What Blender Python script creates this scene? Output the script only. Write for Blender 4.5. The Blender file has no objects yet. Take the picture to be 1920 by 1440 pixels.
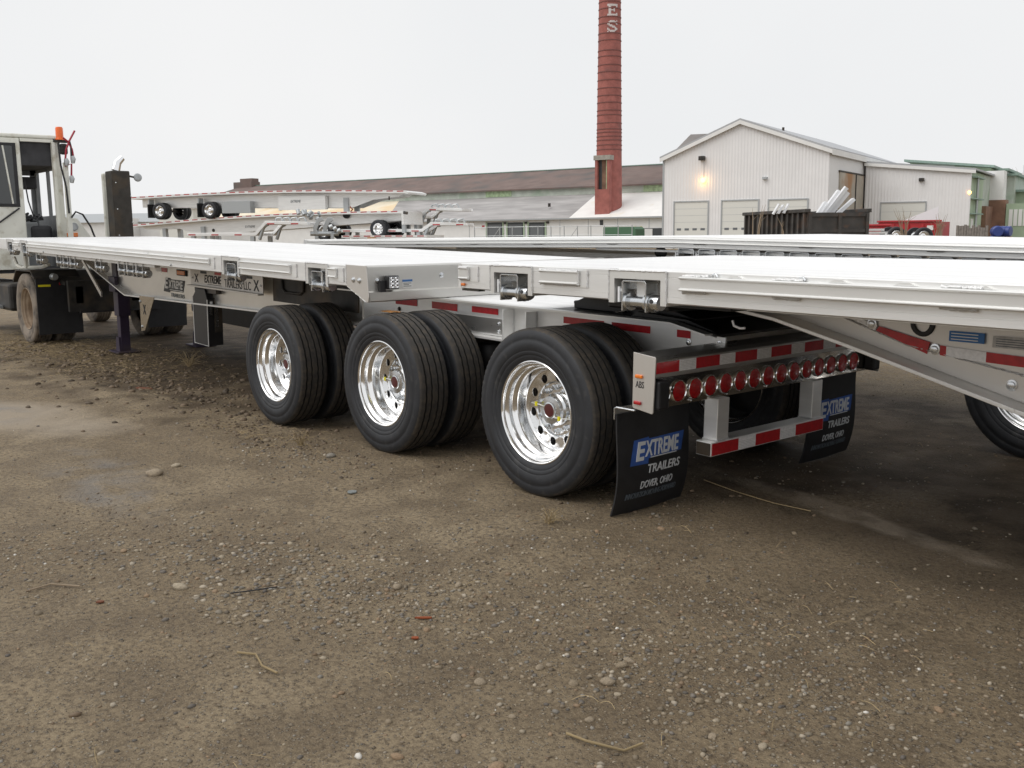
import bpy, bmesh, math, random
import numpy as np
from mathutils import Vector, Matrix, noise as mnoise
random.seed(7); rng = np.random.default_rng(11)
scn = bpy.context.scene
col = scn.collection
# ------------------------------------------------------------------ camera
FPX, TH, PIT, ROL, CH = 1831.2, 0.8596, 0.1520, -0.0100, 1.549     # focal in px of a 1920 wide picture
_R = Vector((math.cos(TH), math.sin(TH), 0)); _F = Vector((-math.sin(TH), math.cos(TH), 0)); _U = Vector((0, 0, 1))
FW = _F*math.cos(PIT) - _U*math.sin(PIT); _up = _U*math.cos(PIT) + _F*math.sin(PIT)
RT = _R*math.cos(ROL) + _up*math.sin(ROL); UP = _up*math.cos(ROL) - _R*math.sin(ROL)
cd = bpy.data.cameras.new('camera'); cam = bpy.data.objects.new('camera', cd); col.objects.link(cam)
cd.sensor_width = 36; cd.lens = FPX/1920*36; cd.clip_start = .05; cd.clip_end = 8000
cam.matrix_world = Matrix(((RT.x, UP.x, -FW.x, 0), (RT.y, UP.y, -FW.y, 0), (RT.z, UP.z, -FW.z, CH), (0, 0, 0, 1)))
scn.camera = cam
# ------------------------------------------------------------------ world: flat overcast sky
SUN_EL, SUN_RZ = math.radians(52), math.radians(200)
w = bpy.data.worlds.new('World'); scn.world = w; w.use_nodes = True
nt = w.node_tree; nt.nodes.clear()
out = nt.nodes.new('ShaderNodeOutputWorld')
sky = nt.nodes.new('ShaderNodeTexSky'); sky.sky_type = 'NISHITA'; sky.sun_disc = False
sky.sun_elevation = SUN_EL; sky.sun_rotation = SUN_RZ; sky.dust_density = 6; sky.air_density = 1
bg1 = nt.nodes.new('ShaderNodeBackground'); bg1.inputs[1].default_value = .05
nt.links.new(sky.outputs[0], bg1.inputs[0])
tc = nt.nodes.new('ShaderNodeTexCoord')
nz = nt.nodes.new('ShaderNodeTexNoise'); nz.inputs['Scale'].default_value = 1.6; nz.inputs['Detail'].default_value = 4
nt.links.new(tc.outputs['Generated'], nz.inputs['Vector'])
rp = nt.nodes.new('ShaderNodeValToRGB'); nt.links.new(nz.outputs[0], rp.inputs[0])
rp.color_ramp.elements[0].position = .3; rp.color_ramp.elements[0].color = (.80, .815, .83, 1)
rp.color_ramp.elements[1].position = .7; rp.color_ramp.elements[1].color = (.885, .885, .885, 1)
bg2 = nt.nodes.new('ShaderNodeBackground'); bg2.inputs[1].default_value = 1.0
nt.links.new(rp.outputs[0], bg2.inputs[0])
mxs = nt.nodes.new('ShaderNodeMixShader'); mxs.inputs[0].default_value = .96      # cloud cover
nt.links.new(bg1.outputs[0], mxs.inputs[1]); nt.links.new(bg2.outputs[0], mxs.inputs[2])
nt.links.new(mxs.outputs[0], out.inputs[0])
sd = bpy.data.lights.new('sun', 'SUN'); sd.energy = 1.4; sd.angle = math.radians(50); sd.color = (1, .97, .93)
so = bpy.data.objects.new('sun', sd); col.objects.link(so)
_sdir = Vector((math.sin(SUN_RZ)*math.cos(SUN_EL), math.cos(SUN_RZ)*math.cos(SUN_EL), math.sin(SUN_EL)))
so.rotation_euler = _sdir.to_track_quat('Z', 'Y').to_euler(); so.location = (0, 0, 40)
vs = scn.view_settings; vs.view_transform = 'Standard'; vs.look = 'None'; vs.gamma = 1; vs.exposure = .1
# ------------------------------------------------------------------ pixel -> place helpers
CO = Vector((0, 0, CH))
def ray(x, y): return FW + RT*((x-960)/FPX) + UP*((720-y)/FPX)
def on(ax, v, x, y):
    d = ray(x, y); return CO + d*((v-CO[ax])/d[ax])
def wp(x, y, D):                                   # point at horizontal forward distance D
    d = ray(x, y); return CO + d*(D/d.dot(_F))
def hzy(x): return 449.1 - .01013*x
# ------------------------------------------------------------------ materials
MT = {}
def mat(name, base=(.5, .5, .5), rough=.5, metal=0., var=0., vscale=6., bump=0., bscale=40., stretch=None, emit=None, estr=0., spec=.5, rvar=0., trans=0., dirt=None, dirtamt=0., dscale=3., coat=0.):
    m = bpy.data.materials.new(name); m.use_nodes = True; n = m.node_tree; b = n.nodes['Principled BSDF']
    b.inputs['Base Color'].default_value = (*base, 1); b.inputs['Roughness'].default_value = rough; b.inputs['Metallic'].default_value = metal
    b.inputs['Specular IOR Level'].default_value = spec; b.inputs['Transmission Weight'].default_value = trans; b.inputs['Coat Weight'].default_value = coat
    if emit: b.inputs['Emission Color'].default_value = (*emit, 1); b.inputs['Emission Strength'].default_value = estr
    if var or bump or rvar or dirt:
        t = n.nodes.new('ShaderNodeTexCoord'); mp = n.nodes.new('ShaderNodeMapping')
        if stretch: mp.inputs['Scale'].default_value = stretch
        n.links.new(t.outputs['Object'], mp.inputs[0])
        def NZ(sc, det=5):
            z = n.nodes.new('ShaderNodeTexNoise'); z.inputs['Scale'].default_value = sc; z.inputs['Detail'].default_value = det
            n.links.new(mp.outputs[0], z.inputs['Vector']); return z
        csock = None
        if var:
            z = NZ(vscale); r = n.nodes.new('ShaderNodeValToRGB'); n.links.new(z.outputs[0], r.inputs[0])
            r.color_ramp.elements[0].position = .3; r.color_ramp.elements[1].position = .7
            r.color_ramp.elements[0].color = tuple(c*(1-var) for c in base)+(1,)
            r.color_ramp.elements[1].color = tuple(min(1, c*(1+var*.6)) for c in base)+(1,)
            csock = r.outputs[0]
        if dirt:
            z = NZ(dscale, 8); r = n.nodes.new('ShaderNodeValToRGB'); n.links.new(z.outputs[0], r.inputs[0])
            r.color_ramp.elements[0].position = .62-dirtamt*.4; r.color_ramp.elements[1].position = .78-dirtamt*.3
            mx = n.nodes.new('ShaderNodeMix'); mx.data_type = 'RGBA'
            n.links.new(r.outputs[0], mx.inputs[0])
            if csock: n.links.new(csock, mx.inputs[6])
            else: mx.inputs[6].default_value = (*base, 1)
            mx.inputs[7].default_value = (*dirt, 1); csock = mx.outputs[2]
        if csock: n.links.new(csock, b.inputs['Base Color'])
        if rvar:
            z = NZ(vscale*1.7); mr = n.nodes.new('ShaderNodeMapRange'); n.links.new(z.outputs[0], mr.inputs[0])
            mr.inputs[3].default_value = max(.02, rough-rvar); mr.inputs[4].default_value = min(1, rough+rvar); n.links.new(mr.outputs[0], b.inputs['Roughness'])
        if bump:
            z = NZ(bscale); bp = n.nodes.new('ShaderNodeBump'); bp.inputs['Strength'].default_value = bump; bp.inputs['Distance'].default_value = .01
            n.links.new(z.outputs[0], bp.inputs['Height']); n.links.new(bp.outputs[0], b.inputs['Normal'])
    MT[name] = m; return m
mat('alu', (.86, .86, .85), .42, .68, var=.08, vscale=5, rvar=.1, stretch=(.25, 1, 3), bump=.05, bscale=60)
mat('alu_deck', (.86, .86, .86), .5, .6, var=.07, vscale=4, rvar=.08, stretch=(.15, 2, 1))
mat('alu_plate', (.60, .59, .57), .30, .9, var=.05, vscale=4, rvar=.1, stretch=(1, .3, 2))
mat('alu_rub', (.82, .82, .805), .38, .75, var=.06, vscale=8, rvar=.08, stretch=(.2, 1, 1))
mat('weld', (.72, .72, .72), .5, .8, bump=.6, bscale=120)
mat('zinc', (.66, .68, .70), .24, 1., var=.15, vscale=25, rvar=.1)
mat('chrome', (.86, .86, .87), .06, 1., rvar=.03, vscale=5)
mat('mirror_plate', (.60, .58, .545), .10, 1., var=.06, bump=.03, bscale=6)
mat('alu_bright', (.78, .765, .73), .30, .86, var=.06, vscale=3, rvar=.06, stretch=(1, .3, 1.5))
mat('alu_satin', (.66, .635, .60), .42, .75, var=.03, vscale=3)
mat('wheel_alu', (.88, .88, .88), .13, 1., rvar=.04, vscale=8)
mat('tyre', (.019, .0205, .0245), .58, var=.30, vscale=7, bump=.06, bscale=90, dirt=(.045, .044, .044), dirtamt=.10, dscale=16)
mat('tyre_tread', (.042, .038, .034), .82, var=.25, vscale=24, bump=.12, bscale=80, dirt=(.070, .057, .044), dirtamt=.42, dscale=22)
mat('tyre_groove', (.012, .011, .010), .9)
mat('tyre_old', (.05, .046, .042), .85, var=.4, dirt=(.24, .20, .16), dirtamt=.75, dscale=5)
mat('rim_dirty', (.42, .33, .24), .8, var=.35, vscale=6, dirt=(.2, .14, .09), dirtamt=.4)
mat('rubber', (.016, .016, .018), .55, var=.3, vscale=10, bump=.04)
mat('black_paint', (.018, .018, .02), .38, var=.3, vscale=5, dirt=(.07, .05, .035), dirtamt=.1)
mat('dark_steel', (.05, .048, .046), .55, .5, var=.4, vscale=6, dirt=(.09, .07, .05), dirtamt=.35)
mat('purple_paint', (.032, .021, .045), .45, var=.3, vscale=5, dirt=(.07, .05, .035), dirtamt=.3)
mat('tape_red', (.46, .012, .018), .34, var=.2, vscale=30, coat=.3)
mat('tape_white', (.86, .86, .87), .4, var=.12, vscale=60, coat=.2)
mat('lens_red', (.42, .008, .012), .16, var=.3, vscale=60, coat=.6, bump=.2, bscale=130)
mat('lens_amber', (.80, .20, .02), .2, var=.2, vscale=60, coat=.5)
mat('lens_clear', (.75, .77, .8), .12, .3)
mat('white_print', (.62, .64, .66), .5); mat('blue_print', (.035, .10, .36), .45, var=.25, vscale=14)
mat('grey_print', (.10, .12, .14), .55); mat('black_print', (.02, .02, .022), .5)
mat('sticker_white', (.74, .74, .72), .5); mat('sticker_blue', (.04, .16, .42), .5); mat('sticker_grey', (.5, .49, .48), .5, var=.2, vscale=50)
mat('yellow', (.80, .72, .02), .5); mat('hose_white', (.8, .8, .75), .4); mat('maroon', (.09, .02, .02), .3)
mat('cab_white', (.78, .78, .71), .5, var=.1, vscale=3, dirt=(.42, .38, .28), dirtamt=.22, dscale=4)
mat('cab_dark', (.045, .045, .05), .7, var=.4); mat('cab_inner', (.24, .25, .26), .6, var=.2)
mat('glass_dark', (.045, .05, .052), .08, spec=.7); mat('orange', (.85, .14, .01), .3, coat=.4)
mat('stack_dark', (.060, .054, .047), .7, .3, var=.3, vscale=7, dirt=(.10, .075, .05), dirtamt=.3)
mat('red_hose', (.35, .02, .04), .5); mat('black_hose', (.02, .02, .022), .5)
mat('brick_red', (.36, .125, .105), .85, var=.22, vscale=1.4, bump=.3, bscale=6, dirt=(.24, .10, .09), dirtamt=.2, dscale=.8)
mat('brick_band', (.20, .085, .075), .8); mat('brick_old', (.25, .145, .10), .9, var=.35, vscale=1)
mat('letter_white', (.68, .62, .60), .8, var=.15)
mat('concrete', (.36, .34, .30), .9, var=.2, vscale=3)
mat('roof_brown', (.185, .135, .12), .9, var=.2, vscale=.6, dirt=(.11, .10, .095), dirtamt=.3, dscale=.3)
mat('roof_grey', (.40, .385, .38), .9, var=.2, vscale=.8, stretch=(.3, 1.2, 1), dirt=(.30, .29, .285), dirtamt=.4, dscale=.6)
mat('roof_white', (.80, .785, .76), .7, var=.05, vscale=.8, dirt=(.70, .60, .44), dirtamt=.05, dscale=.25)
mat('roof_cream', (.78, .70, .55), .7, var=.1, vscale=.4, dirt=(.72, .50, .25), dirtamt=.22, dscale=.12)
mat('wall_white', (.80, .80, .79), .7, var=.05, vscale=1)
mat('wall_band', (.50, .55, .49), .8, var=.14, vscale=1.2, dirt=(.34, .44, .33), dirtamt=.2, dscale=.5)
mat('green_glaze', (.38, .50, .30), .5, var=.35, vscale=2.5)
mat('green_trim', (.26, .36, .31), .6, var=.15); mat('green_wall', (.40, .50, .36), .8, var=.15, vscale=.7)
mat('door_cream', (.70, .70, .66), .6); mat('pane_grey', (.14, .15, .16), .2); mat('door_dark', (.05, .055, .06), .5)
mat('rust_door', (.42, .38, .32), .8, var=.2, vscale=.5, dirt=(.36, .20, .10), dirtamt=.35, dscale=.35)
mat('skip_black', (.055, .050, .046), .55, var=.4, vscale=2, dirt=(.10, .06, .04), dirtamt=.2)
mat('skip_red', (.42, .025, .03), .5, var=.2, vscale=1.5); mat('green_skip', (.07, .16, .09), .6)
mat('scrap', (.82, .83, .85), .4, .1); mat('lamp_lit', (1, .6, .25), .4, emit=(1, .42, .10), estr=6)
mat('wood_grey', (.22, .20, .18), .9, var=.3); mat('blue_plastic', (.025, .05, .22), .35); mat('orange_pallet', (.42, .20, .06), .7, var=.2)
mat('twig', (.30, .23, .16), .9); mat('galv', (.45, .47, .48), .4, .7); mat('sign_white', (.75, .75, .74), .6)
mat('straw', (.34, .255, .135), .8, var=.35, vscale=3); mat('bark', (.30, .075, .025), .8, var=.3); mat('slate', (.22, .24, .24), .4)
mat('leafbrown', (.16, .06, .03), .8)
def siding(name, base, period, axis=0, strength=.6):
    m = mat(name, base, .6, .0, var=.04, vscale=.6); n = m.node_tree; b = n.nodes['Principled BSDF']
    t = n.nodes.new('ShaderNodeTexCoord'); wv = n.nodes.new('ShaderNodeTexWave'); wv.bands_direction = 'XYZ'[axis]
    wv.inputs['Scale'].default_value = 1/period*.314; n.links.new(t.outputs['Object'], wv.inputs[0])
    bp = n.nodes.new('ShaderNodeBump'); bp.inputs['Strength'].default_value = strength; bp.inputs['Distance'].default_value = .05
    n.links.new(wv.outputs[1], bp.inputs['Height']); n.links.new(bp.outputs[0], b.inputs['Normal']); return m
siding('siding_white', (.80, .795, .80), .30); siding('siding_side', (.78, .78, .78), .30, 1); siding('roof_metal', (.42, .43, .45), .5, 1)
# ------------------------------------------------------------------ mesh helpers
class MB:
    def __init__(s): s.v = []; s.f = []
    def add(s, vs, fs):
        o = len(s.v); s.v += [tuple(a) for a in vs]; s.f += [tuple(i+o for i in q) for q in fs]; return s
    def box(s, x0, x1, y0, y1, z0, z1):
        return s.add([(x0, y0, z0), (x1, y0, z0), (x1, y1, z0), (x0, y1, z0), (x0, y0, z1), (x1, y0, z1), (x1, y1, z1), (x0, y1, z1)],
                     [(3, 2, 1, 0), (4, 5, 6, 7), (0, 1, 5, 4), (1, 2, 6, 5), (2, 3, 7, 6), (3, 0, 4, 7)])
    def prism(s, poly, a, b, axis='y'):            # poly in the other two axes (x,z)/(y,z)/(x,y)
        n = len(poly)
        def P(p, t): return {'y': (p[0], t, p[1]), 'x': (t, p[0], p[1]), 'z': (p[0], p[1], t)}[axis]
        vs = [P(p, a) for p in poly]+[P(p, b) for p in poly]
        fs = [tuple(range(n)), tuple(range(2*n-1, n-1, -1))]+[(i+n, (i+1) % n+n, (i+1) % n, i) for i in range(n)]
        return s.add(vs, fs)
    def tube(s, pts, r, n=8, cap=True):
        pts = [Vector(p) for p in pts]; rs = r if isinstance(r, (list, tuple)) else [r]*len(pts)
        o = len(s.v); ref = None
        for i, p in enumerate(pts):
            d = (pts[min(i+1, len(pts)-1)]-pts[max(i-1, 0)]).normalized()
            if ref is None: ref = Vector((0, 0, 1)) if abs(d.z) < .9 else Vector((1, 0, 0))
            u = d.cross(ref).normalized(); v = u.cross(d); ref = v
            for k in range(n):
                a = 2*math.pi*k/n; s.v.append(tuple(p+(u*math.cos(a)+v*math.sin(a))*rs[i]))
        for i in range(len(pts)-1):
            for k in range(n):
                a = o+i*n+k; b = o+i*n+(k+1) % n; s.f.append((a, b, b+n, a+n))
        if cap: s.f.append(tuple(o+k for k in range(n-1, -1, -1))); s.f.append(tuple(o+(len(pts)-1)*n+k for k in range(n)))
        return s
    def lathe(s, prof, n=32, c=(0, 0, 0), jit=None, closed=False, a0=0):   # prof: (r, a) about the Y axis
        o = len(s.v); m = len(prof)
        for k in range(n):
            t = 2*math.pi*k/n+a0
            for j, (r, a) in enumerate(prof):
                dr, da = jit(k, j) if jit else (0, 0)
                s.v.append((c[0]+(r+dr)*math.cos(t), c[1]+a+da, c[2]+(r+dr)*math.sin(t)))
        for k in range(n):
            k2 = (k+1) % n
            for j in range(m if closed else m-1):
                j2 = (j+1) % m; s.f.append((o+k*m+j, o+k2*m+j, o+k2*m+j2, o+k*m+j2))
        return s
    def disc(s, r, a, n=24, c=(0, 0, 0)):
        o = len(s.v)
        for k in range(n):
            t = 2*math.pi*k/n; s.v.append((c[0]+r*math.cos(t), c[1]+a, c[2]+r*math.sin(t)))
        s.f.append(tuple(o+k for k in range(n))); return s
    def mesh(s, name, m=None, smooth=None):
        me = bpy.data.meshes.new(name); me.from_pydata(s.v, [], s.f); me.update()
        if m: me.materials.append(MT[m] if isinstance(m, str) else m)
        bm = bmesh.new(); bm.from_mesh(me); bmesh.ops.recalc_face_normals(bm, faces=bm.faces); bm.to_mesh(me); bm.free()
        if smooth:
            me.polygons.foreach_set('use_smooth', [True]*len(me.polygons)); me.set_sharp_from_angle(angle=math.radians(smooth))
        return me
    def build(s, name, m, parent=None, smooth=None, bevel=0, loc=None):
        return link(name, s.mesh(name, m, smooth), parent, bevel, loc)
def link(name, me, parent=None, bevel=0, loc=None):
    o = bpy.data.objects.new(name, me); col.objects.link(o); o.parent = parent
    if loc: o.location = loc
    if bevel:
        b = o.modifiers.new('bevel', 'BEVEL'); b.width = bevel; b.segments = 2; b.limit_method = 'ANGLE'; b.angle_limit = math.radians(40)
    return o
def tag(o, label, cat, group=None):
    o['label'] = label; o['category'] = cat
    if group: o['group'] = group
    return o
def empty(name, loc=(0, 0, 0), rz=0, ry=0, parent=None):
    o = bpy.data.objects.new(name, None); col.objects.link(o); o.location = loc; o.rotation_euler = (0, ry, rz); o.parent = parent
    o.empty_display_size = .2; return o
def bx(name, m, parent, x0, x1, y0, y1, z0, z1, bevel=0): return MB().box(x0, x1, y0, y1, z0, z1).build(name, m, parent, bevel=bevel)
def copy_tree(o, parent=None):
    c = o.copy(); col.objects.link(c); c.parent = parent
    for ch in list(o.children): copy_tree(ch, c)
    return c
_tcache = {}
def text(s, m, parent, loc, w, h, face='-y', shear=0., bold=0., deform=None, name='lettering'):
    key = (s, shear, bold)
    if key not in _tcache:
        cu = bpy.data.curves.new('t', 'FONT'); cu.body = s; cu.shear = shear; cu.offset = bold; cu.size = 1; cu.resolution_u = 3; cu.extrude = .004
        ob = bpy.data.objects.new('t', cu); col.objects.link(ob); dg = bpy.context.evaluated_depsgraph_get()
        me = bpy.data.meshes.new_from_object(ob.evaluated_get(dg)); bpy.data.objects.remove(ob)
        v = np.array([tuple(q.co) for q in me.vertices]); v[:, :2] -= v[:, :2].min(0); v[:, :2] /= v[:, :2].max(0)
        _tcache[key] = (v, [tuple(p.vertices) for p in me.polygons])
    v, f = _tcache[key]; L = Vector(loc); pts = []
    for a, b, c in v:
        if face == '-y': q = L+Vector((a*w, -c*.3, b*h))
        else: q = L+Vector((c*.3, a*w, b*h))
        pts.append(deform(q) if deform else q)
    mb = MB(); mb.v = [tuple(q) for q in pts]; mb.f = f
    me = bpy.data.meshes.new(name); me.from_pydata(mb.v, [], f); me.materials.append(MT[m])
    return link(name, me, parent)
# ------------------------------------------------------------------ ground
def sstep(a, b, x): t = np.clip((x-a)/(b-a), 0, 1); return t*t*(3-2*t)
_ph = rng.uniform(0, 6.28, (40, 2)); _dr = rng.uniform(0, 6.28, 40)
def wav(x, y, lam, i0, n):
    z = 0
    for i in range(i0, i0+n):
        k = 2*math.pi/(lam*(.7+.6*((i*37) % 10)/10)); z = z+np.sin(k*(x*math.cos(_dr[i])+y*math.sin(_dr[i]))+_ph[i, 0])
    return z/n
def gh(x, y):
    x = np.asarray(x, float); y = np.asarray(y, float)
    far = sstep(40, 120, np.hypot(x, y))
    z = .016*wav(x, y, 2.6, 0, 7)+.007*wav(x, y, .8, 8, 8)+.0035*wav(x, y, .24, 18, 9)
    z = z-.03*np.exp(-((x+7.6)**2+(y-4.3)**2)/3) + .045*np.exp(-((x+13.2)**2+(y-4.7)**2)/4)
    # wheel ruts running forward from the trailer axles and along the mud edge
    z = z-.022*np.exp(-((y-4.15)/.35)**2)*sstep(-7, -8.2, x)*sstep(-15, -12, x)
    z = z+.03*np.exp(-((y-3.15+.12*np.sin(x*.8))/.22)**2)*sstep(-6, -7.5, x)*sstep(-13, -11, x)*(.6+.4*np.sin(x*2.3))
    z = z-.02*np.exp(-((y-3.55-.35*(x+1.8))/.3)**2)*sstep(-3.2, -2.2, x)
    return z*(1-far)
def axis_pts(lo, hi, step, far, g=1.16):
    a = list(np.arange(lo, hi+1e-6, step)); s = step
    while a[-1] < far: s *= g; a.append(a[-1]+s)
    s = step
    while a[0] > -far: s *= g; a.insert(0, a[0]-s)
    return np.array(a)
gx = axis_pts(-10, .5, .045, 3200); gy = axis_pts(-.4, 8.5, .045, 3200)
X, Y = np.meshgrid(gx, gy, indexing='ij'); Z = gh(X, Y)
V = np.stack([X, Y, Z], -1).reshape(-1, 3); ny = len(gy)
I = (np.arange(len(gx)-1)[:, None]*ny+np.arange(ny-1)[None, :]).reshape(-1)
Fq = np.stack([I, I+ny, I+ny+1, I+1], -1)
def np_mesh(name, V, F, smooth=False):
    me = bpy.data.meshes.new(name); k = F.shape[1]; me.vertices.add(len(V)); me.vertices.foreach_set('co', V.astype(np.float32).ravel())
    me.loops.add(F.size); me.loops.foreach_set('vertex_index', F.astype(np.int32).ravel()); me.polygons.add(len(F))
    me.polygons.foreach_set('loop_start', np.arange(0, F.size, k, dtype=np.int32)); me.update(calc_edges=True)
    if smooth: me.polygons.foreach_set('use_smooth', np.ones(len(F), bool))
    return me
def ground_mat():
    m = bpy.data.materials.new('wet_gravel'); m.use_nodes = True; n = m.node_tree; b = n.nodes['Principled BSDF']; N = n.nodes.new; L = n.links.new
    g = N('ShaderNodeNewGeometry'); P = g.outputs['Position']
    def noise(sc, det=6, ro=.55, vec=P):
        z = N('ShaderNodeTexNoise'); z.inputs['Scale'].default_value = sc; z.inputs['Detail'].default_value = det; z.inputs['Roughness'].default_value = ro; L(vec, z.inputs['Vector']); return z.outputs[0]
    def ramp(s, a, ca, b_, cb):
        r = N('ShaderNodeValToRGB'); L(s, r.inputs[0]); e = r.color_ramp.elements; e[0].position = a; e[0].color = (*ca, 1) if not isinstance(ca, float) else (ca, ca, ca, 1); e[1].position = b_; e[1].color = (*cb, 1) if not isinstance(cb, float) else (cb, cb, cb, 1); return r.outputs[0]
    def mix(f, a, b_, mode='MIX'):
        x = N('ShaderNodeMix'); x.data_type = 'RGBA'; x.blend_type = mode
        for i, s in ((0, f), (6, a), (7, b_)):
            if isinstance(s, (float, int)): x.inputs[i].default_value = s
            elif isinstance(s, tuple): x.inputs[i].default_value = (*s, 1)
            else: L(s, x.inputs[i])
        return x.outputs[2]
    def math_(op, a, b_=None):
        x = N('ShaderNodeMath'); x.operation = op
        for i, s in ((0, a), (1, b_)):
            if s is None: continue
            if isinstance(s, (float, int)): x.inputs[i].default_value = s
            else: L(s, x.inputs[i])
        return x.outputs[0]
    sx = N('ShaderNodeSeparateXYZ'); L(P, sx.inputs[0])
    def blob(cx, cy, rx, ry, ang, edge=.35, ns=1.2):           # irregular elliptical patch, 1 inside
        mp = N('ShaderNodeMapping'); mp.vector_type = 'TEXTURE'; mp.inputs['Location'].default_value = (cx, cy, 0); mp.inputs['Rotation'].default_value = (0, 0, ang); mp.inputs['Scale'].default_value = (rx, ry, 1000)
        L(P, mp.inputs[0]); ln = N('ShaderNodeVectorMath'); ln.operation = 'LENGTH'; L(mp.outputs[0], ln.inputs[0])
        d = math_('ADD', ln.outputs['Value'], math_('MULTIPLY', math_('SUBTRACT', noise(ns, 5), .5), 1.3))
        return ramp(d, 1-edge, 1., 1+edge*.4, 0.)
    big = noise(.55, 5); mid = noise(3.2, 6); fine = noise(38, 6, .7); grit = noise(140, 4, .8)
    c = mix(ramp(big, .36, 0., .66, 1.), (.245, .186, .116), (.340, .268, .175))
    c = mix(ramp(mid, .42, 0., .62, .75), c, (.175, .130, .081))
    c = mix(ramp(fine, .34, .85, .56, 0.), c, (.090, .066, .044))
    c = mix(ramp(grit, .54, 0., .68, .65), c, (.46, .385, .275))
    # stones seen only as colour speckle
    vo = N('ShaderNodeTexVoronoi'); vo.inputs['Scale'].default_value = 75; L(P, vo.inputs['Vector'])
    vc = N('ShaderNodeSeparateColor'); L(vo.outputs['Color'], vc.inputs[0])
    sp = math_('MULTIPLY', ramp(vo.outputs['Distance'], .22, 1., .42, 0.), ramp(vc.outputs[0], .60, 0., .64, 1.))
    c = mix(math_('MULTIPLY', sp, .7), c, mix(vc.outputs[1], (.15, .125, .10), (.42, .37, .30)))
    # dark organic mud with straw, its tone and spread also painting shade under the trailers
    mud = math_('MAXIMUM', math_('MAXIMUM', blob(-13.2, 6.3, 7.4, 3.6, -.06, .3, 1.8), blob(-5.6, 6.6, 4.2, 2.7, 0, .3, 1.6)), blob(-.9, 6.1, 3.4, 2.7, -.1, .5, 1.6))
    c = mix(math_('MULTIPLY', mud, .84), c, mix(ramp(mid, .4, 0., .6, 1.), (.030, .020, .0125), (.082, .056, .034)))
    grass = blob(-15.6, 4.2, 4.2, 1.0, .05, .5, 1.6)
    c = mix(math_('MULTIPLY', grass, ramp(noise(24, 5, .7), .45, 0., .65, .8)), c, (.23, .17, .085))
    # smooth pale clay patches, damp
    clay = math_('MAXIMUM', blob(-9.7, 2.05, 2.0, .75, .25, .5, .8), math_('MAXIMUM', 0.0, math_('MULTIPLY', blob(-2.8, 4.82, 1.25, .13, -.24, .35, 3.), ramp(noise(5, 5), .38, .15, .6, .75))))
    c = mix(math_('MULTIPLY', clay, .75), c, (.32, .27, .21))
    wet = math_('MAXIMUM', blob(-6.3, 2.0, 1.5, .4, -.1, .7, 2.), blob(-10.0, 2.05, 1.2, .35, .2, .7, 1.6))
    wet = math_('MULTIPLY', wet, ramp(noise(2.6, 5), .42, 0., .58, 1.))
    c = mix(math_('MULTIPLY', wet, .55), c, (.125, .118, .115))
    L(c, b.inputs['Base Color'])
    ro = math_('SUBTRACT', math_('SUBTRACT', .80, math_('MULTIPLY', wet, .42)), math_('MULTIPLY', ramp(mid, .35, 0., .7, 1.), .16)); L(ro, b.inputs['Roughness'])
    b.inputs['Specular IOR Level'].default_value = .22
    hgt = math_('ADD', math_('MULTIPLY', fine, .9), math_('MULTIPLY', sp, .5)); hgt = math_('ADD', hgt, math_('MULTIPLY', grit, .35))
    hgt = math_('MULTIPLY', hgt, math_('SUBTRACT', 1.0, math_('MULTIPLY', math_('MAXIMUM', clay, wet), .75)))
    bp = N('ShaderNodeBump'); bp.inputs['Strength'].default_value = 1.0; bp.inputs['Distance'].default_value = .02; L(hgt, bp.inputs['Height']); L(bp.outputs[0], b.inputs['Normal'])
    return m
MT['ground'] = ground_mat()
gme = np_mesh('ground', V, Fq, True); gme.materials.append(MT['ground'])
ground = link('ground', gme); ground['kind'] = 'structure'; ground['label'] = 'wet brown gravel yard ground with muddy tracks'
# ---- gravel
_ico = bmesh.new(); bmesh.ops.create_icosphere(_ico, subdivisions=1, radius=1); IV = np.array([tuple(v.co) for v in _ico.verts]); IF = np.array([[v.index for v in f.verts] for f in _ico.faces]); _ico.free()
def rock_mat():
    m = bpy.data.materials.new('stone'); m.use_nodes = True; n = m.node_tree; b = n.nodes['Principled BSDF']
    a = n.nodes.new('ShaderNodeAttribute'); a.attribute_name = 'stone_colour'; n.links.new(a.outputs[0], b.inputs['Base Color'])
    b.inputs['Roughness'].default_value = .7; return m
MT['stone'] = rock_mat()
def stones(n, xy, size, sink=.35):
    s = size[:, None]*np.stack([rng.uniform(.8, 1.3, n), rng.uniform(.6, 1., n), rng.uniform(.4, .75, n)], -1)
    v = IV[None]*(1+rng.uniform(-.22, .22, (n, len(IV), 1)))*s[:, None, :]
    a = rng.uniform(0, 6.28, n); ca, sa = np.cos(a)[:, None], np.sin(a)[:, None]
    tl = rng.uniform(-.4, .4, n)[:, None]
    x, y, z = v[..., 0], v[..., 1], v[..., 2]; y, z = y*np.cos(tl)-z*np.sin(tl), y*np.sin(tl)+z*np.cos(tl)
    vx, vy = x*ca-y*sa+xy[:, :1], x*sa+y*ca+xy[:, 1:]
    vz = z+gh(xy[:, 0], xy[:, 1])[:, None]+(s[:, 2]*(.5-sink))[:, None]
    V = np.stack([vx, vy, vz], -1).reshape(-1, 3); F = (IF[None]+(np.arange(n)*len(IV))[:, None, None]).reshape(-1, 3)
    return V, F
PAL = np.array([(.21, .165, .11), (.25, .20, .14), (.16, .125, .085), (.30, .25, .18), (.21, .19, .16), (.15, .13, .11), (.35, .30, .23), (.24, .165, .10)])
def colour_attr(me, n, k, cols):
    at = me.color_attributes.new('stone_colour', 'FLOAT_COLOR', 'POINT'); c = np.ones((n, k, 4), np.float32); c[..., :3] = cols[:, None, :]; at.data.foreach_set('color', c.ravel())
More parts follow.
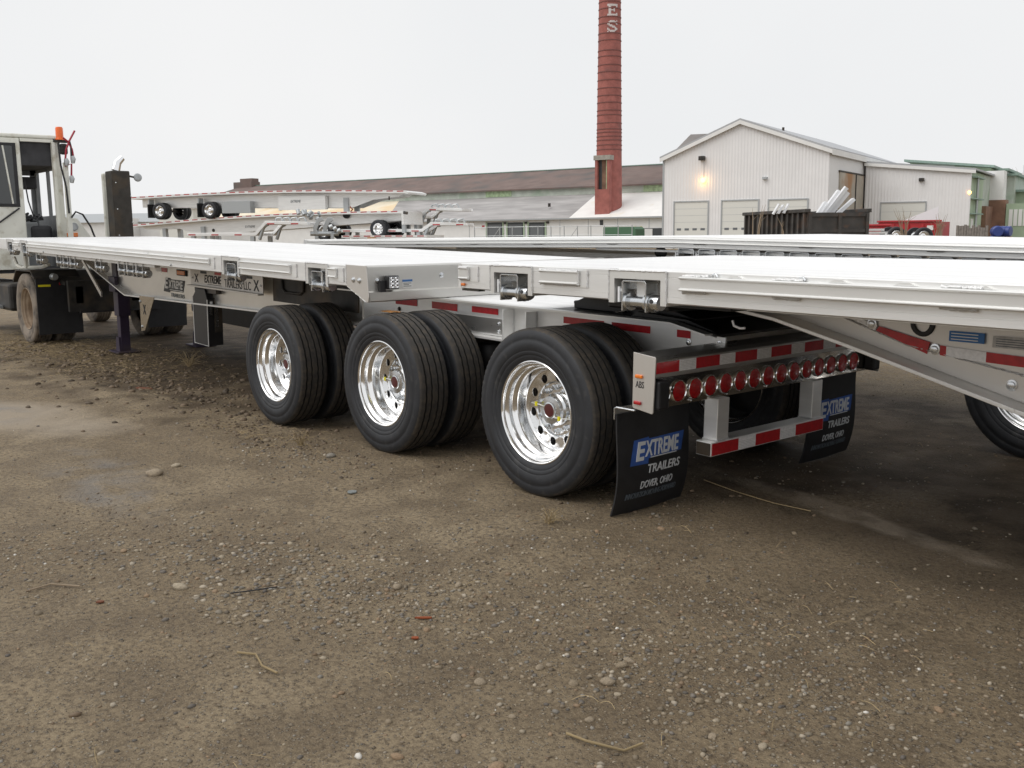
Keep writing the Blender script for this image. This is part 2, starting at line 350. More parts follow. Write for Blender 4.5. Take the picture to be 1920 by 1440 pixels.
def fan(n, r0, r1, a0=-.62, a1=.62):
    a = rng.uniform(a0, a1, n); r = r0*(r1/r0)**rng.uniform(0, 1, n)
    return np.stack([r*(_F.x*np.cos(a)+_R.x*np.sin(a)), r*(_F.y*np.cos(a)+_R.y*np.sin(a))], -1)
n = 30000; xy = fan(n, 2.3, 12); size = .0018+.0032*rng.gamma(1.2, .7, n); 
keep = size < .03; dens = wav(xy[:, 0], xy[:, 1], 1.1, 30, 6)
smooth_patch = (((xy[:, 0]+9.7)/2.0)**2+((xy[:, 1]-2.05)/.8)**2 < 1) | (((xy[:, 0]+2.6)/1.2)**2+((xy[:, 1]-4.6)/.4)**2 < 1)
keep &= (rng.uniform(0, 1, n) < .55+.45*dens) & ~(smooth_patch & (rng.uniform(0, 1, n) < .85))
xy = xy[keep]; size = size[keep]; n = len(xy)
# pebble drifts
def drift(cx, cy, rx, ry, n, s0, s1):
    p = np.stack([rng.normal(cx, rx, n), rng.normal(cy, ry, n)], -1); return p, rng.uniform(s0, s1, n)**1
for d in [(-4.15, 2.0, .50, .30, 900, .004, .017), (-3.4, 2.3, .4, .3, 700, .004, .013), (-2.3, 2.6, .5, .35, 800, .004, .014), (-2.6, 3.2, .9, .4, 900, .004, .012), (-6.2, 3.25, .6, .2, 420, .004, .014), (-5.0, 1.3, .3, .3, 400, .004, .012), (-1.7, 3.0, .5, .4, 500, .004, .012)]:
    p, s = drift(*d); xy = np.concatenate([xy, p]); size = np.concatenate([size, s])
n0 = len(xy)
for d in [(-9.6, 4.0, 1.3, .32, 300, .006, .028), (-7.0, 3.5, .7, .18, 300, .005, .020), (-12.5, 3.9, 2.2, .6, 600, .01, .04), (-4.6, 4.3, .9, .25, 200, .005, .02), (-5.4, 1.75, .5, .12, 90, .004, .010)]:
    p, s = drift(*d); xy = np.concatenate([xy, p]); size = np.concatenate([size, s])
n = len(xy); V, F = stones(n, xy, size); gm = np_mesh('gravel', V, F); gm.materials.append(MT['stone'])
cc = PAL[rng.integers(0, len(PAL), n)]*rng.uniform(.55, 1.12, (n, 1)); cc[rng.uniform(0, 1, n) < .004] = (.60, .57, .52); cc[n0:] = np.array((.125, .090, .058))*rng.uniform(.5, 1.5, (n-n0, 1)); colour_attr(gm, n, len(IV), cc)
gr = link('gravel', gm); gr['kind'] = 'stuff'; gr['label'] = 'loose mixed gravel scattered over the yard'; gr['category'] = 'gravel'
# larger stones, each on its own, children of the ground
_bm = bmesh.new(); bmesh.ops.create_icosphere(_bm, subdivisions=2, radius=1)
stone_me = []
for k in range(6):
    me = bpy.data.meshes.new('stone'); b2 = _bm.copy()
    for v in b2.verts: v.co *= 1+.28*mnoise.noise(v.co*1.1+Vector((k*7, 0, 0)))+.08*mnoise.noise(v.co*3+Vector((0, k*5, 0)))
    b2.to_mesh(me); b2.free(); me.polygons.foreach_set('use_smooth', [True]*len(me.polygons))
    mm = mat('stone_%d' % k, tuple(PAL[[0, 1, 3, 4, 1, 7][k]]*1.15), .75, var=.3, vscale=4, bump=.4, bscale=9); me.materials.append(mm); stone_me.append(me)
def stone(x, y, s, k, fl=.6):
    o = link('stone', stone_me[k % 6], ground); o.location = (x, y, float(gh(x, y))+s*fl*.35); o.scale = (s*random.uniform(.9, 1.3), s*random.uniform(.7, 1), s*fl); o.rotation_euler = (random.uniform(-.2, .2), random.uniform(-.2, .2), random.uniform(0, 6))
for px, py, s in [(338, 1104, .030), (1140, 1278, .030), (1165, 1246, .022), (1180, 1235, .018), (1012, 1250, .02), (900, 1280, .024), (745, 1103, .026), (1705-600, 1350, .016), (1312, 1314, .018), (1260, 1310, .014), (395, 1232, .012), (1700-270, 1402, .016), (1158, 1300, .012), (1240, 995, .020), (1225, 966, .014), (1120, 1000, .016), (290, 890, .055), (330, 875, .03), (232, 1034, .020), (620, 857, .035), (855, 1385, .018), (745, 1420, .018), (500, 825, .03), (1490, 1000, .018), (860, 1100, .022), (1630, 1155, .018), (1030, 1245, .014), (1075, 1280, .018), (700, 1005, .014), (960, 1345, .014), (1335, 1380, .014), (1760, 1330, .016), (1545, 1275, .013), (930, 1440, .02), (560, 1090, .018), (800, 1180, .016), (640, 1300, .012), (1420, 1120, .012), (1590, 1190, .012), (1100, 1100, .013)]:
    q = on(2, 0, px, py); stone(q.x, q.y, s, random.randrange(6))
# ---- straw
def straw_obj(name, base, L, wd, mname, kind='stuff', parent=None):
    Vv = []; Ff = []
    for (x, y), l in zip(base, L):
        a = random.uniform(0, 6.28); lift = random.uniform(.0, .35)*l; bend = random.uniform(-.35, .35); z0 = float(gh(x, y))+.003
        o = len(Vv)
        for i in range(5):
            t = i/4; aa = a+bend*t; cx = x+math.cos(aa)*l*t; cy = y+math.sin(aa)*l*t; z = z0+lift*math.sin(t*2.6)+.004
            nx, ny_ = -math.sin(aa)*wd, math.cos(aa)*wd
            Vv += [(cx-nx, cy-ny_, z), (cx+nx, cy+ny_, z), (cx, cy, z+wd*1.2)]
        for i in range(4):
            q = o+i*3
            Ff += [(q, q+2, q+5, q+3), (q+2, q+1, q+4, q+5), (q+1, q, q+3, q+4)]
    me = bpy.data.meshes.new(name); me.from_pydata(Vv, [], Ff); me.materials.append(MT[mname]); return link(name, me, parent)
pts = [tuple(p) for p in fan(70, 2.6, 11)]
pts += [(random.gauss(-15, 2.2), random.gauss(3.9, .55)) for _ in range(2600)]
pts += [(random.gauss(-12, 1.3), random.gauss(4.2, .6)) for _ in range(900)]
pts += [(random.gauss(-7.1, .6), random.gauss(3.45, .22)) for _ in range(200)]
pts += [(random.gauss(-1.0, 1.2), random.gauss(3.7, .4)) for _ in range(60)]
pts += [(random.gauss(-5.4, 1.6), random.gauss(10.2, .6)) for _ in range(1200)]
st = straw_obj('straw', pts, [random.uniform(.03, .10) for _ in pts], .0013, 'straw'); st['kind'] = 'stuff'; st['label'] = 'dry straw and dead grass littering the mud'; st['category'] = 'straw'
def tuft(px, py, n, l, label, name='straw_tuft'):
    q = on(2, 0, px, py); Vb = MB()
    for i in range(n):
        a = random.uniform(0, 6.28); d = random.uniform(.3, 1)*l; h = random.uniform(.15, .8)*l
        p0 = Vector((random.uniform(-.02, .02), random.uniform(-.02, .02), .0)); pts = [p0+Vector((math.cos(a)*d*t, math.sin(a)*d*t, h*math.sin(t*2.4)+.006)) for t in (0, .35, .7, 1)]
        Vb.tube(pts, [.0022, .0018, .0014, .0006], 4)
    o = Vb.build(name, 'straw'); o.location = (q.x, q.y, float(gh(q.x, q.y))); tag(o, label, 'straw'); return o
tuft(1030, 985, 22, .12, 'small golden straw tuft lying on gravel beside the third tyre')
tuft(355, 690, 34, .26, 'pale dry grass clump in mud before the black hanging box')
tuft(565, 835, 20, .13, 'yellow straw wisp in dirt ahead of the first tyre')
def stalk(name, label, pts_px, r, m='straw', h=.01):
    P = []
    for px, py in pts_px: q = on(2, 0, px, py); P.append((q.x, q.y, float(gh(q.x, q.y))+h))
    c = Vector(P[0]); o = MB().tube([Vector(p)-c for p in P], r, 6).build(name, m, smooth=60); o.location = c; return tag(o, label, 'stalk')
stalk('straw_stalk', 'long bent straw stalk on the gravel pointing to the mud flap', [(1320, 902), (1380, 925), (1450, 948), (1520, 962)], .003)
stalk('straw_stalk', 'short kinked tan stalk in the bare foreground dirt', [(1062, 1380), (1100, 1395), (1170, 1412), (1205, 1398)], .004)
stalk('root_stalk', 'curled pale root lying among the pebble drift', [(445, 1228), (480, 1232), (492, 1255), (520, 1268)], .004)
stalk('twig', 'thin dark twig lying flat near the pebble drift', [(432, 1118), (470, 1114), (520, 1106)], .003, 'black_hose')
stalk('twig', 'arched brown twig resting near the large round stone', [(55, 1112), (95, 1100), (150, 1104)], .004, 'twig')
for px, py, ax, ay, nm, m_, lb, ct in [(795, 1160, .045, .008, 'bark_chip', 'bark', 'reddish orange bark splinter on the pebble drift', 'bark'), (778, 1197, .02, .01, 'bark_chip', 'bark', 'short stubby rust coloured bark chip below the long splinter', 'bark'),
                                   (660, 922, .05, .03, 'slate_shard', 'slate', 'flat grey slate shard on dirt beside the second tyre', 'shard'), (188, 1132, .02, .012, 'dead_leaf', 'leafbrown', 'small brown dead leaf curled on the damp ground', 'leaf'), (270, 730, .11, .05, 'dead_leaf', 'leafbrown', 'dark red brown leaf in the mud by the landing leg', 'leaf')]:
    q = on(2, 0, px, py); mb = MB(); r = [(math.cos(t)*ax*random.uniform(.7, 1), math.sin(t)*ay*random.uniform(.7, 1)) for t in np.linspace(0, 6.28, 9)[:-1]]
    mb.prism(r, .004, .012, 'z'); o = mb.build(nm, m_, bevel=.002); o.location = (q.x, q.y, float(gh(q.x, q.y))); o.rotation_euler = (.08, .1, random.uniform(0, 3)); tag(o, lb, ct)
# ------------------------------------------------------------------ wheels
def make_tyre():
    h = [(.296, .040), (.305, .030), (.318, .022), (.335, .012), (.345, .0125), (.348, .0095), (.365, .004), (.372, .0055), (.376, .0025), (.405, .0), (.428, .001), (.432, .004), (.446, .0045), (.452, .003), (.470, .007), (.484, .011), (.494, .016), (.5010, .022)]
    tr = []; grooves = [(.058, .069), (.104, .114), (.160, .170), (.205, .216)]
    for g0, g1 in grooves: tr += [(.505, g0-.001), (.486, g0+.0015), (.486, g1-.0015), (.505, g1+.001)]
    prof = h+[(.5040, .030)]+tr+[(.5040, .244)]+[(r, .274-a) for r, a in reversed(h)]
    i0 = len(h); ng = len(tr)
    def jit(k, j):
        s = 1 if (k//2) % 2 else -1
        if i0 < j <= i0+ng: return (0, .0013*s)
        if j in (i0-1, i0-2, i0+ng+2, i0+ng+3): return (-.005 if k % 2 else 0, 0)
        return (0, 0)
    me = MB().lathe(prof, 168, jit=jit).mesh('tyre', 'tyre', 38); me.materials.append(MT['tyre_tread']); me.materials.append(MT['tyre_groove'])
    m = len(prof)-1; idx = np.zeros(len(me.polygons), np.int32); jj = np.arange(len(idx)) % m; idx[(jj >= i0-2) & (jj <= i0+ng+3)] = 1
    for q in range(4): idx[(jj >= i0+1+4*q) & (jj < i0+4+4*q)] = 2
    me.polygons.foreach_set('material_index', idx); return me
TYRE = make_tyre()
def holed_disc(mb, r0, r1, nh, rc, rh, a0, a1):
    N = 6
    for i in range(nh):
        t0 = 2*math.pi*i/nh; dt = 2*math.pi/nh; rect = []
        for k in range(N): rect.append((r1, t0+dt*k/N))
        for k in range(N): rect.append((r1+(r0-r1)*k/N, t0+dt))
        for k in range(N): rect.append((r0, t0+dt*(1-k/N)))
        for k in range(N): rect.append((r0+(r1-r0)*k/N, t0))
        tc = t0+dt/2; cx, cz = rc*math.cos(tc), rc*math.sin(tc); M = len(rect); vs = []
        for r, t in rect: vs.append((r*math.cos(t), a0+(a1-a0)*(r1-r)/(r1-r0), r*math.sin(t)))
        hole = []
        for r, t in rect:
            x, z = r*math.cos(t)-cx, r*math.sin(t)-cz; l = math.hypot(x, z); hole.append((cx+x/l*rh, cz+z/l*rh))
        am = (a0+a1)/2
        vs += [(x, am, z) for x, z in hole]+[(cx+(x-cx)*.93, am+.004, cz+(z-cz)*.93) for x, z in hole]+[(cx+(x-cx)*.93, am+.03, cz+(z-cz)*.93) for x, z in hole]
        fs = []
        for k in range(M):
            k2 = (k+1) % M
            for q in range(3): fs.append((q*M+k, q*M+k2, (q+1)*M+k2, (q+1)*M+k))
        mb.add(vs, fs)
RIM = MB().lathe([(.300, .060), (.306, .038), (.3125, .030), (.3120, .024), (.3060, .021), (.3005, .025), (.2985, .034), (.2960, .050), (.2860, .058), (.2800, .062), (.2785, .085), (.2765, .090), (.2680, .096), (.2580, .106), (.2540, .118), (.2520, .168), (.2480, .180), (.2400, .187), (.2330, .189)], 96).lathe([(.170, .196), (.166, .199), (.163, .206), (.160, .210), (.085, .212)], 96)
holed_disc(RIM, .170, .233, 10, .2015, .0275, .189, .196); RIM = RIM.mesh('rim', 'wheel_alu', 50)
HUB = MB().lathe([(.100, .210), (.098, .190), (.086, .183), (.080, .176), (.078, .158), (.083, .156), (.084, .150), (.070, .148), (.052, .146), (.050, .139), (.043, .137), (.0405, .139)], 40).mesh('hub', 'zinc', 40)
HUBCAP = MB().lathe([(.042, .1395), (.030, .1375), (.0, .137)], 28).mesh('hub_cap', 'maroon', 40)
HUBINT = MB().lathe([(.30, .26), (.29, .24), (.22, .235), (.0, .235)], 32).mesh('brake_drum', 'dark_steel', 40)
RIM2 = MB().lathe([(.300, .55), (.306, .572), (.3125, .579), (.3120, .586), (.3060, .588), (.3005, .584), (.2985, .575), (.2900, .555), (.2800, .545), (.2700, .50), (.2650, .42), (.26, .36)], 64).mesh('inner_rim', 'wheel_alu', 50)
NUT = MB().lathe([(.020, .212), (.021, .205), (.0165, .203), (.0165, .184), (.010, .182), (.009, .170), (.0, .169)], 6).mesh('lug_nut', 'zinc')
def wheel(parent, x, y, z, flip=False, dual=True, hoses=0, a0=0., detail=True):
    e = empty('wheel', (x, y, z), math.pi if flip else 0, parent=parent)
    t = link('tyre', TYRE, e); t.rotation_euler.y = a0
    if dual: t = link('tyre', TYRE, e); t.location.y = .335; t.rotation_euler.y = a0+.4
    r = link('rim', RIM, e); r.rotation_euler.y = a0
    link('brake_drum', HUBINT, e); link('hub', HUB, e)
    if dual: link('inner_rim', RIM2, e)
    if detail:
        link('hub_cap', HUBCAP, e)
        for k in range(10):
            a = 2*math.pi*(k+.5)/10+a0; n_ = link('lug_nut', NUT, e); n_.location = (.135*math.cos(a), 0, .135*math.sin(a))
    for k in range(hoses):
        a = [2.75, -.45][k] if hoses == 2 else 2.9
        MB().tube([(.045*math.cos(a), .145, .045*math.sin(a)), (.075*math.cos(a), .125, .075*math.sin(a)), (.13*math.cos(a+.2), .14, .13*math.sin(a+.2)), (.19*math.cos(a+.3), .17, .19*math.sin(a+.3)), (.20*math.cos(a+.32), .2, .2*math.sin(a+.32))], .0035, 6).build('air_hose', 'hose_white', e, smooth=60)
        c = (.105*math.cos(a+.12), .128, .105*math.sin(a+.12)); MB().box(c[0]-.008, c[0]+.008, c[1]-.005, c[1]+.005, c[2]-.013, c[2]+.013).build('tag', 'yellow', e)
    return e
# ------------------------------------------------------------------ trailer pieces
def rbox(mb, x0, x1, y0, y1, z0, z1): return mb.box(x0, x1, y0, y1, z0, z1)
def make_winch_meshes():
    f = MB(); w2 = .092; t = .009; d = .085
    f.prism([(-w2, -.16), (-w2, -.012), (-w2+.012, 0), (w2-.012, 0), (w2, -.012), (w2, -.16), (w2-t, -.16), (w2-t, -.016), (w2-.016, -t), (-w2+.016, -t), (-w2+t, -.016), (-w2+t, -.16)], 0, d)
    f.box(-w2+t, w2-t, d-.008, d, -.05, -t)
    fr = f.mesh('winch', 'zinc')
    dr = MB().tube([(-w2-.012, .045, -.112), (-w2+.02, .045, -.112), (-w2+.02, .045, -.112), (w2, .045, -.112)], [.022, .022, .030, .030], 16)
    dr.tube([(-w2+.010, .045, -.112), (-w2+.03, .045, -.112)], .047, 20).tube([(w2-.03, .045, -.112), (w2-.01, .045, -.112)], .047, 20)
    dr = dr.mesh('drum', 'zinc', 40)
    cp = MB().tube([(w2-.002, .045, -.112), (w2+.012, .045, -.112), (w2+.013, .045, -.112), (w2+.055, .045, -.112), (w2+.066, .045, -.112)], [.049, .049, .041, .041, .036], 20)
    cp = cp.mesh('ratchet_cap', 'zinc', 40)
    ho = MB().tube([(w2+.035, .0, -.100), (w2+.035, .02, -.105)], .011, 12).mesh('bar_hole', 'black_paint', 40)
    lv = MB().box(-w2-.032, -w2-.018, .004, .016, -.115, -.035).box(-w2-.03, -w2, .01, .03, -.06, -.045).mesh('pawl', 'scrap')
    return fr, dr, cp, ho, lv
WM = make_winch_meshes()
def winch(parent, x, y, z, hole=True):
    o = link('winch', WM[0], parent, loc=(x, y, z), bevel=.002)
    link('drum', WM[1], o); link('ratchet_cap', WM[2], o); link('pawl', WM[4], o)
    if hole: link('bar_hole', WM[3], o)
    return o
def weld_line(mb, p0, p1, r=.005):
    p0, p1 = Vector(p0), Vector(p1); n = max(3, int((p1-p0).length/.011)); pts = [p0.lerp(p1, i/n)+Vector((random.uniform(-.3, .3)*r,)*3) for i in range(n+1)]
    mb.tube(pts, [r*random.uniform(.6, 1.25) for _ in pts], 5)
def rail(parent, segs, z0, z1, y=0., dep=.06, flip=1, m='alu'):
    # extruded side rail: outer face at y, body reaching inward by dep; one mesh per run
    h = z1-z0
    for x0, x1 in segs:
        prof = [(0, z1-.006), (.006, z1), (dep, z1), (dep, z0+.02), (.03, z0+.02), (.03, z0), (.008, z0), (0, z0+.006), (0, z0+h*.20), (.0022, z0+h*.205), (.0022, z0+h*.215), (0, z0+h*.22), (0, z0+h*.78), (.0022, z0+h*.785), (.0022, z0+h*.8), (0, z0+h*.805)]
        MB().prism([(y+flip*a, b) for a, b in prof], x0, x1, 'x').build('side_rail', m, parent)
def rubrail(parent, x0, x1, zb, zt, y=0., d=.026):
    prof = [(0, zb), (-d, zb), (-d-.004, zb+.004), (-d-.004, zb+.008), (-d, zb+.012), (-d*.75, zb+.014), (-d*.75, zt-.014), (-d, zt-.012), (-d-.004, zt-.008), (-d-.004, zt-.004), (-d, zt), (0, zt)]
    o = MB().prism([(y+a, b) for a, b in prof], x0, x1, 'x').build('rub_rail', 'alu_rub', parent)
    return o
def pocket(parent, x0, x1, z0, z1, y=0., wall=.036, m='alu_rub'):
    # winch recess: welded frame, side cheeks and dark back
    d = .16
    f = MB().box(x0, x1, y-.004, y+d, z1-wall, z1).box(x0, x0+wall, y-.004, y+d, z0-.012, z1-wall).box(x1-wall, x1, y-.004, y+d, z0-.012, z1-wall).box(x0+wall, x1-wall, y+d, y+d+.006, z0, z1-wall)
    o = f.build('winch_pocket', m, parent)
    wb = MB(); weld_line(wb, (x0, y-.006, z1), (x1, y-.006, z1)); weld_line(wb, (x1, y-.006, z0), (x1, y-.006, z1)); weld_line(wb, (x0, y-.006, z0), (x0, y-.006, z1), .003)
    wb.build('weld_bead', 'weld', o, smooth=60)['kind'] = 'stuff'; return o
def stub(parent, x0, x1, xp, z0, z1, y=0.):
    o = rubrail(parent, x0, x1, z0+.008, z1-.004, y)
    bx('pad_plate', 'alu', o, x1+.001, xp, y-.006, y, z0-.004, z1)
    wb = MB(); weld_line(wb, (x0, y-.02, z1-.002), (x1, y-.02, z1-.002), .006); weld_line(wb, (xp, y-.004, z0-.004), (xp, y-.004, z1), .006); weld_line(wb, (x1, y-.016, z0+.01), (x1, y-.016, z1-.004), .005); weld_line(wb, (x0, y-.014, z0+.004), (x1, y-.014, z0+.004), .005)
    wb.build('weld_bead', 'weld', o, smooth=60)['kind'] = 'stuff'
def planks(parent, x0, x1, y0, y1, zt, n, th=.03, m='alu_deck'):
    wd = (y1-y0)/n
    for i in range(n):
        a, b = y0+i*wd+.002, y0+(i+1)*wd-.002; k = 4; prof = [(a, zt-th), (b, zt-th), (b, zt-.004), (b-.004, zt)]
        for q in range(k-1, 0, -1):
            c = a+(b-a)*q/k; prof += [(c+.007, zt), (c+.004, zt-.004), (c-.004, zt-.004), (c-.007, zt)]
        prof += [(a+.004, zt), (a, zt-.004)]
        MB().prism(prof, x0, x1, 'x').build('deck_plank', m, parent)
def tape(parent, x0, x1, y, z0, z1, red, rearx=None, skew=0):
    mb = MB()
    if rearx is None: mb.prism([(x0, z0), (x1, z0+skew), (x1, z1+skew), (x0, z1)], y-.0025, y, 'y')
    else: mb.box(rearx, rearx+.0025, x0, x1, z0, z1)
    return mb.build('reflective_tape', 'tape_red' if red else 'tape_white', parent)
def bolt(parent, x, y, z, r=.014, face='-y', m='zinc', name='bolt'):
    mb = MB().lathe([(r*1.5, 0), (r*1.5, -.003), (r, -.004), (r*.95, -.011), (r*.6, -.013), (0, -.013)], 12)
    o = mb.build(name, m, parent, smooth=50, loc=(x, y, z))
    if face == '+x': o.rotation_euler.z = math.pi/2
    return o
# ------------------------------------------------------------------ trailer A: lead trailer of the set
AW = 2.44
A = empty('flatbed_trailer', (-3.3, 3.81, 0), ry=.0235)
tag(A, 'aluminium lead flatbed trailer with three axles and a rear bumper of round red lamps', 'trailer')
ZT, ZB = 1.268, 1.113; XF, XR = -13.0, -2.99
cuts = [(-12.32, -12.0), (-11.62, -11.30), (-5.13, -4.78), (-3.61, -3.27)]
seg = []; x = XF
for c0, c1 in cuts: seg.append((x, c0)); x = c1
seg.append((x, XR)); rail(A, seg, ZB, ZT); rail(A, [(XF, -2.76)], ZB, ZT, y=AW, flip=-1)
for c0, c1 in cuts:
    pocket(A, c0, c1, ZB, ZT-.004); winch(A, (c0+c1)/2-.03, .012, ZT-.065)
rubrail(A, -11.28, -5.37, 1.183, 1.228); rubrail(A, -11.95, -11.66, 1.183, 1.228); rubrail(A, -4.74, -3.84, 1.165, 1.235); rubrail(A, -3.24, -3.13, 1.168, 1.238)
for xa in (-5.37, -3.84, -3.13):
    o = bx('pad_plate', 'alu', A, xa+.002, xa+.085, -.005, 0, 1.14, 1.245); wb = MB(); weld_line(wb, (xa+.086, -.004, 1.14), (xa+.086, -.004, 1.245)); weld_line(wb, (xa, -.012, 1.17), (xa, -.012, 1.235)); wb.build('weld_bead', 'weld', o, smooth=60)['kind'] = 'stuff'
for xa in (-10.6, -9.7, -8.8, -7.9, -7.0, -6.1, -4.5): 
    wb = MB(); weld_line(wb, (xa, -.012, 1.231), (xa+.14, -.012, 1.231), .005); wb.build('weld_bead', 'weld', A, smooth=60)['kind'] = 'stuff'
planks(A, XF+.02, -2.765, .061, AW-.061, ZT+.001, 12)
bx('front_rail', 'alu', A, XF-.03, XF+.018, .0, AW, ZB, ZT-.004)
for i in range(24):
    xx = XF+.3+i*.42
    if xx < -2.9: bx('cross_member', 'alu', A, xx-.03, xx+.03, .062, AW-.062, ZB+.01, ZT-.032)
# rear end plate of the upper deck with side gussets
RZ0, RZ1 = 1.012, 1.274
mb = MB().prism([(-2.76, RZ1), (-2.728, RZ1), (-2.726, RZ1-.012), (-2.726, 1.092), (-2.700, 1.082), (-2.700, 1.020), (-2.712, RZ0), (-2.76, RZ0+.01), (-2.76, 1.05), (-2.74, 1.09), (-2.74, RZ1-.03), (-2.76, RZ1-.03)], .0, AW, 'y')
rp_ = mb.build('rear_plate', 'alu_bright', A)
MB().prism([(-3.0, RZ1-.002), (-2.728, RZ1-.002), (-2.70, 1.05), (-2.71, RZ0), (-2.735, RZ0), (-2.998, 1.112)], -.008, -.002, 'y').build('corner_gusset', 'alu_satin', A, bevel=.002)
wb = MB(); weld_line(wb, (-3.0, -.007, 1.13), (-3.0, -.007, RZ1)); weld_line(wb, (-2.99, -.006, 1.112), (-2.74, -.006, RZ0), .003); wb.build('weld_bead', 'weld', A, smooth=60)['kind'] = 'stuff'
bolt(A, -2.90, -.008, 1.165); bolt(A, -2.82, -.008, 1.163); bolt(A, -2.726, .085, 1.162, face='+x'); bolt(A, -2.726, .66, 1.185, face='+x')
wl = bx('work_lamp', 'black_paint', A, -2.72, -2.66, .135, .235, 1.102, 1.20, bevel=.01); wl['label'] = 'square white LED work lamp in black housing'
bx('lens', 'lens_clear', wl, -2.659, -2.656, .143, .227, 1.110, 1.192)
for i in range(3):
    for j in range(2): MB().lathe([(.014, 0), (.012, -.003), (.004, .002), (0, .002)], 14).build('diode', 'chrome', wl, smooth=40, loc=(-2.654, .165+j*.04, 1.125+i*.026)).rotation_euler.z = math.pi/2
bx('lamp_bracket', 'black_paint', wl, -2.724, -2.69, .085, .134, 1.085, 1.165)
s_ = bx('decal', 'sticker_white', A, -2.726, -2.7235, .30, .39, 1.105, 1.165); bx('band', 'sticker_blue', s_, -2.7235, -2.7225, .30, .39, 1.148, 1.164)
for k in range(3): bx('print_line', 'black_print', s_, -2.7235, -2.7228, .31, .38-.02*(k % 2), 1.113+k*.011, 1.117+k*.011)
# lettering rails under the near side: main beam, printed plate
BY = .69
def beam_profile(): return [(-11.2, 1.06), (-9.4, .62), (-5.4, .70), (-3.9, .72), (-3.9, ZB), (-11.9, ZB), (-11.9, 1.06)]
for yb, nm in ((BY, 'main_beam'), (AW-BY-.02, 'main_beam')):
    o = MB().prism(beam_profile(), yb, yb+.014, 'y').build(nm, 'alu_bright', A)
    s = -1 if yb == BY else 1; pr = beam_profile()
    for (xa, za), (xb_, zb_) in ((pr[0], pr[1]), (pr[1], pr[2]), (pr[2], pr[3])):
        MB().prism([(xa, za), (xb_, zb_), (xb_, zb_-.016), (xa, za-.016)], yb-.085, yb+.085, 'y').build('bottom_flange', 'alu', o)
beamA = o
bx('side_marker', 'rubber', A, -7.86, -7.58, BY-.014, BY-.001, .935, 1.005, bevel=.006)
bx('lens', 'lens_amber', A, -7.83, -7.61, BY-.022, BY-.0145, .946, .994, bevel=.012)
tape(A, -8.32, -8.16, BY-.002, .955, 1.005, True); tape(A, -8.50, -8.33, BY-.002, .955, 1.005, False); tape(A, -7.44, -7.33, BY-.002, .945, .995, True)
def logo(parent, x, y, z, w_, h_, face='-y', back='black_print', fore='white_print', deform=None, sub=True):
    # parallelogram badge with raised white bar and slanted word
    def P(u, v): return (x+u*w_, z+v*h_)
    poly = [P(-.02, -.05), P(.12, 1.02), P(.34, 1.06), P(.36, .96), P(1.05, .98), P(.94, .06), P(.30, .04), P(.29, -.09)]
    mb = MB()
    if face == '-y': mb.prism(poly, y-.002, y, 'y')
    else: mb.prism([(p[0]-x+y, p[1]) for p in poly], x, x+.002, 'x')
    o = mb.build('badge', back, parent)
    if deform:
        for v in o.data.vertices: v.co = deform(v.co.copy())
    return o
logo(A, -8.28, BY-.002, .735, .60, .150, back='black_print')
text('E', 'sticker_white', A, (-8.24, BY-.006, .765), .10, .13, shear=.15, bold=.03); text('XTREME', 'sticker_white', A, (-8.13, BY-.006, .775), .42, .095, shear=.15, bold=.03); bx('bar', 'sticker_white', A, -8.10, -7.72, BY-.0065, BY-.004, .752, .760)
text('TRAILERS', 'grey_print', A, (-8.08, BY-.004, .675), .40, .045)
pl = MB().box(-7.28, -5.56, .605, .612, .868, 1.035).box(-7.28, -5.56, .55, .612, .852, .868).build('name_plate', 'alu_satin', A); pl['label'] = 'long plate cut with the trailer maker lettering'
text('X', 'black_print', pl, (-7.18, .6035, .90), .10, .09, bold=.01); text('EXTREME', 'black_print', pl, (-6.92, .6035, .905), .42, .085, shear=.2, bold=.02); bx('bar', 'black_print', pl, -6.85, -6.5, .6035, .6049, .888, .894)
text('TRAILERS LLC', 'black_print', pl, (-6.42, .6035, .885), .60, .085); text('X', 'black_print', pl, (-5.76, .6035, .885), .12, .11, bold=.01)
for k in range(4): bx('slot', 'door_dark' if k != 1 else 'tape_red', pl, -7.02+k*.36, -6.86+k*.36, .6035, .6049, 1.0, 1.028)
for xx in (-7.22, -6.0, -5.6): bolt(pl, xx, .605, .945, .008)
# hanging black box
hb = MB().prism([(-7.26, .22), (-6.90, .215), (-6.89, .72), (-6.95, .83), (-7.16, .83), (-7.26, .74)], .61, .78, 'y').build('hanging_box', 'black_paint', A, bevel=.004); hb['label'] = 'black steel box hung under the deck with bright edge'
MB().tube([(-7.262, .608, .74), (-7.262, .608, .218), (-6.898, .608, .213), (-6.888, .608, .72)], .005, 5).build('edge_strip', 'sticker_white', hb)
bx('box_hanger', 'black_paint', hb, -7.25, -6.70, .63, .85, .79, .850); bx('latch', 'zinc', hb, -6.886, -6.87, .63, .66, .55, .70); bx('latch', 'zinc', hb, -6.886, -6.87, .69, .72, .42, .68); bx('hinge_plate', 'dark_steel', hb, -6.886, -6.876, .68, .77, .36, .74)
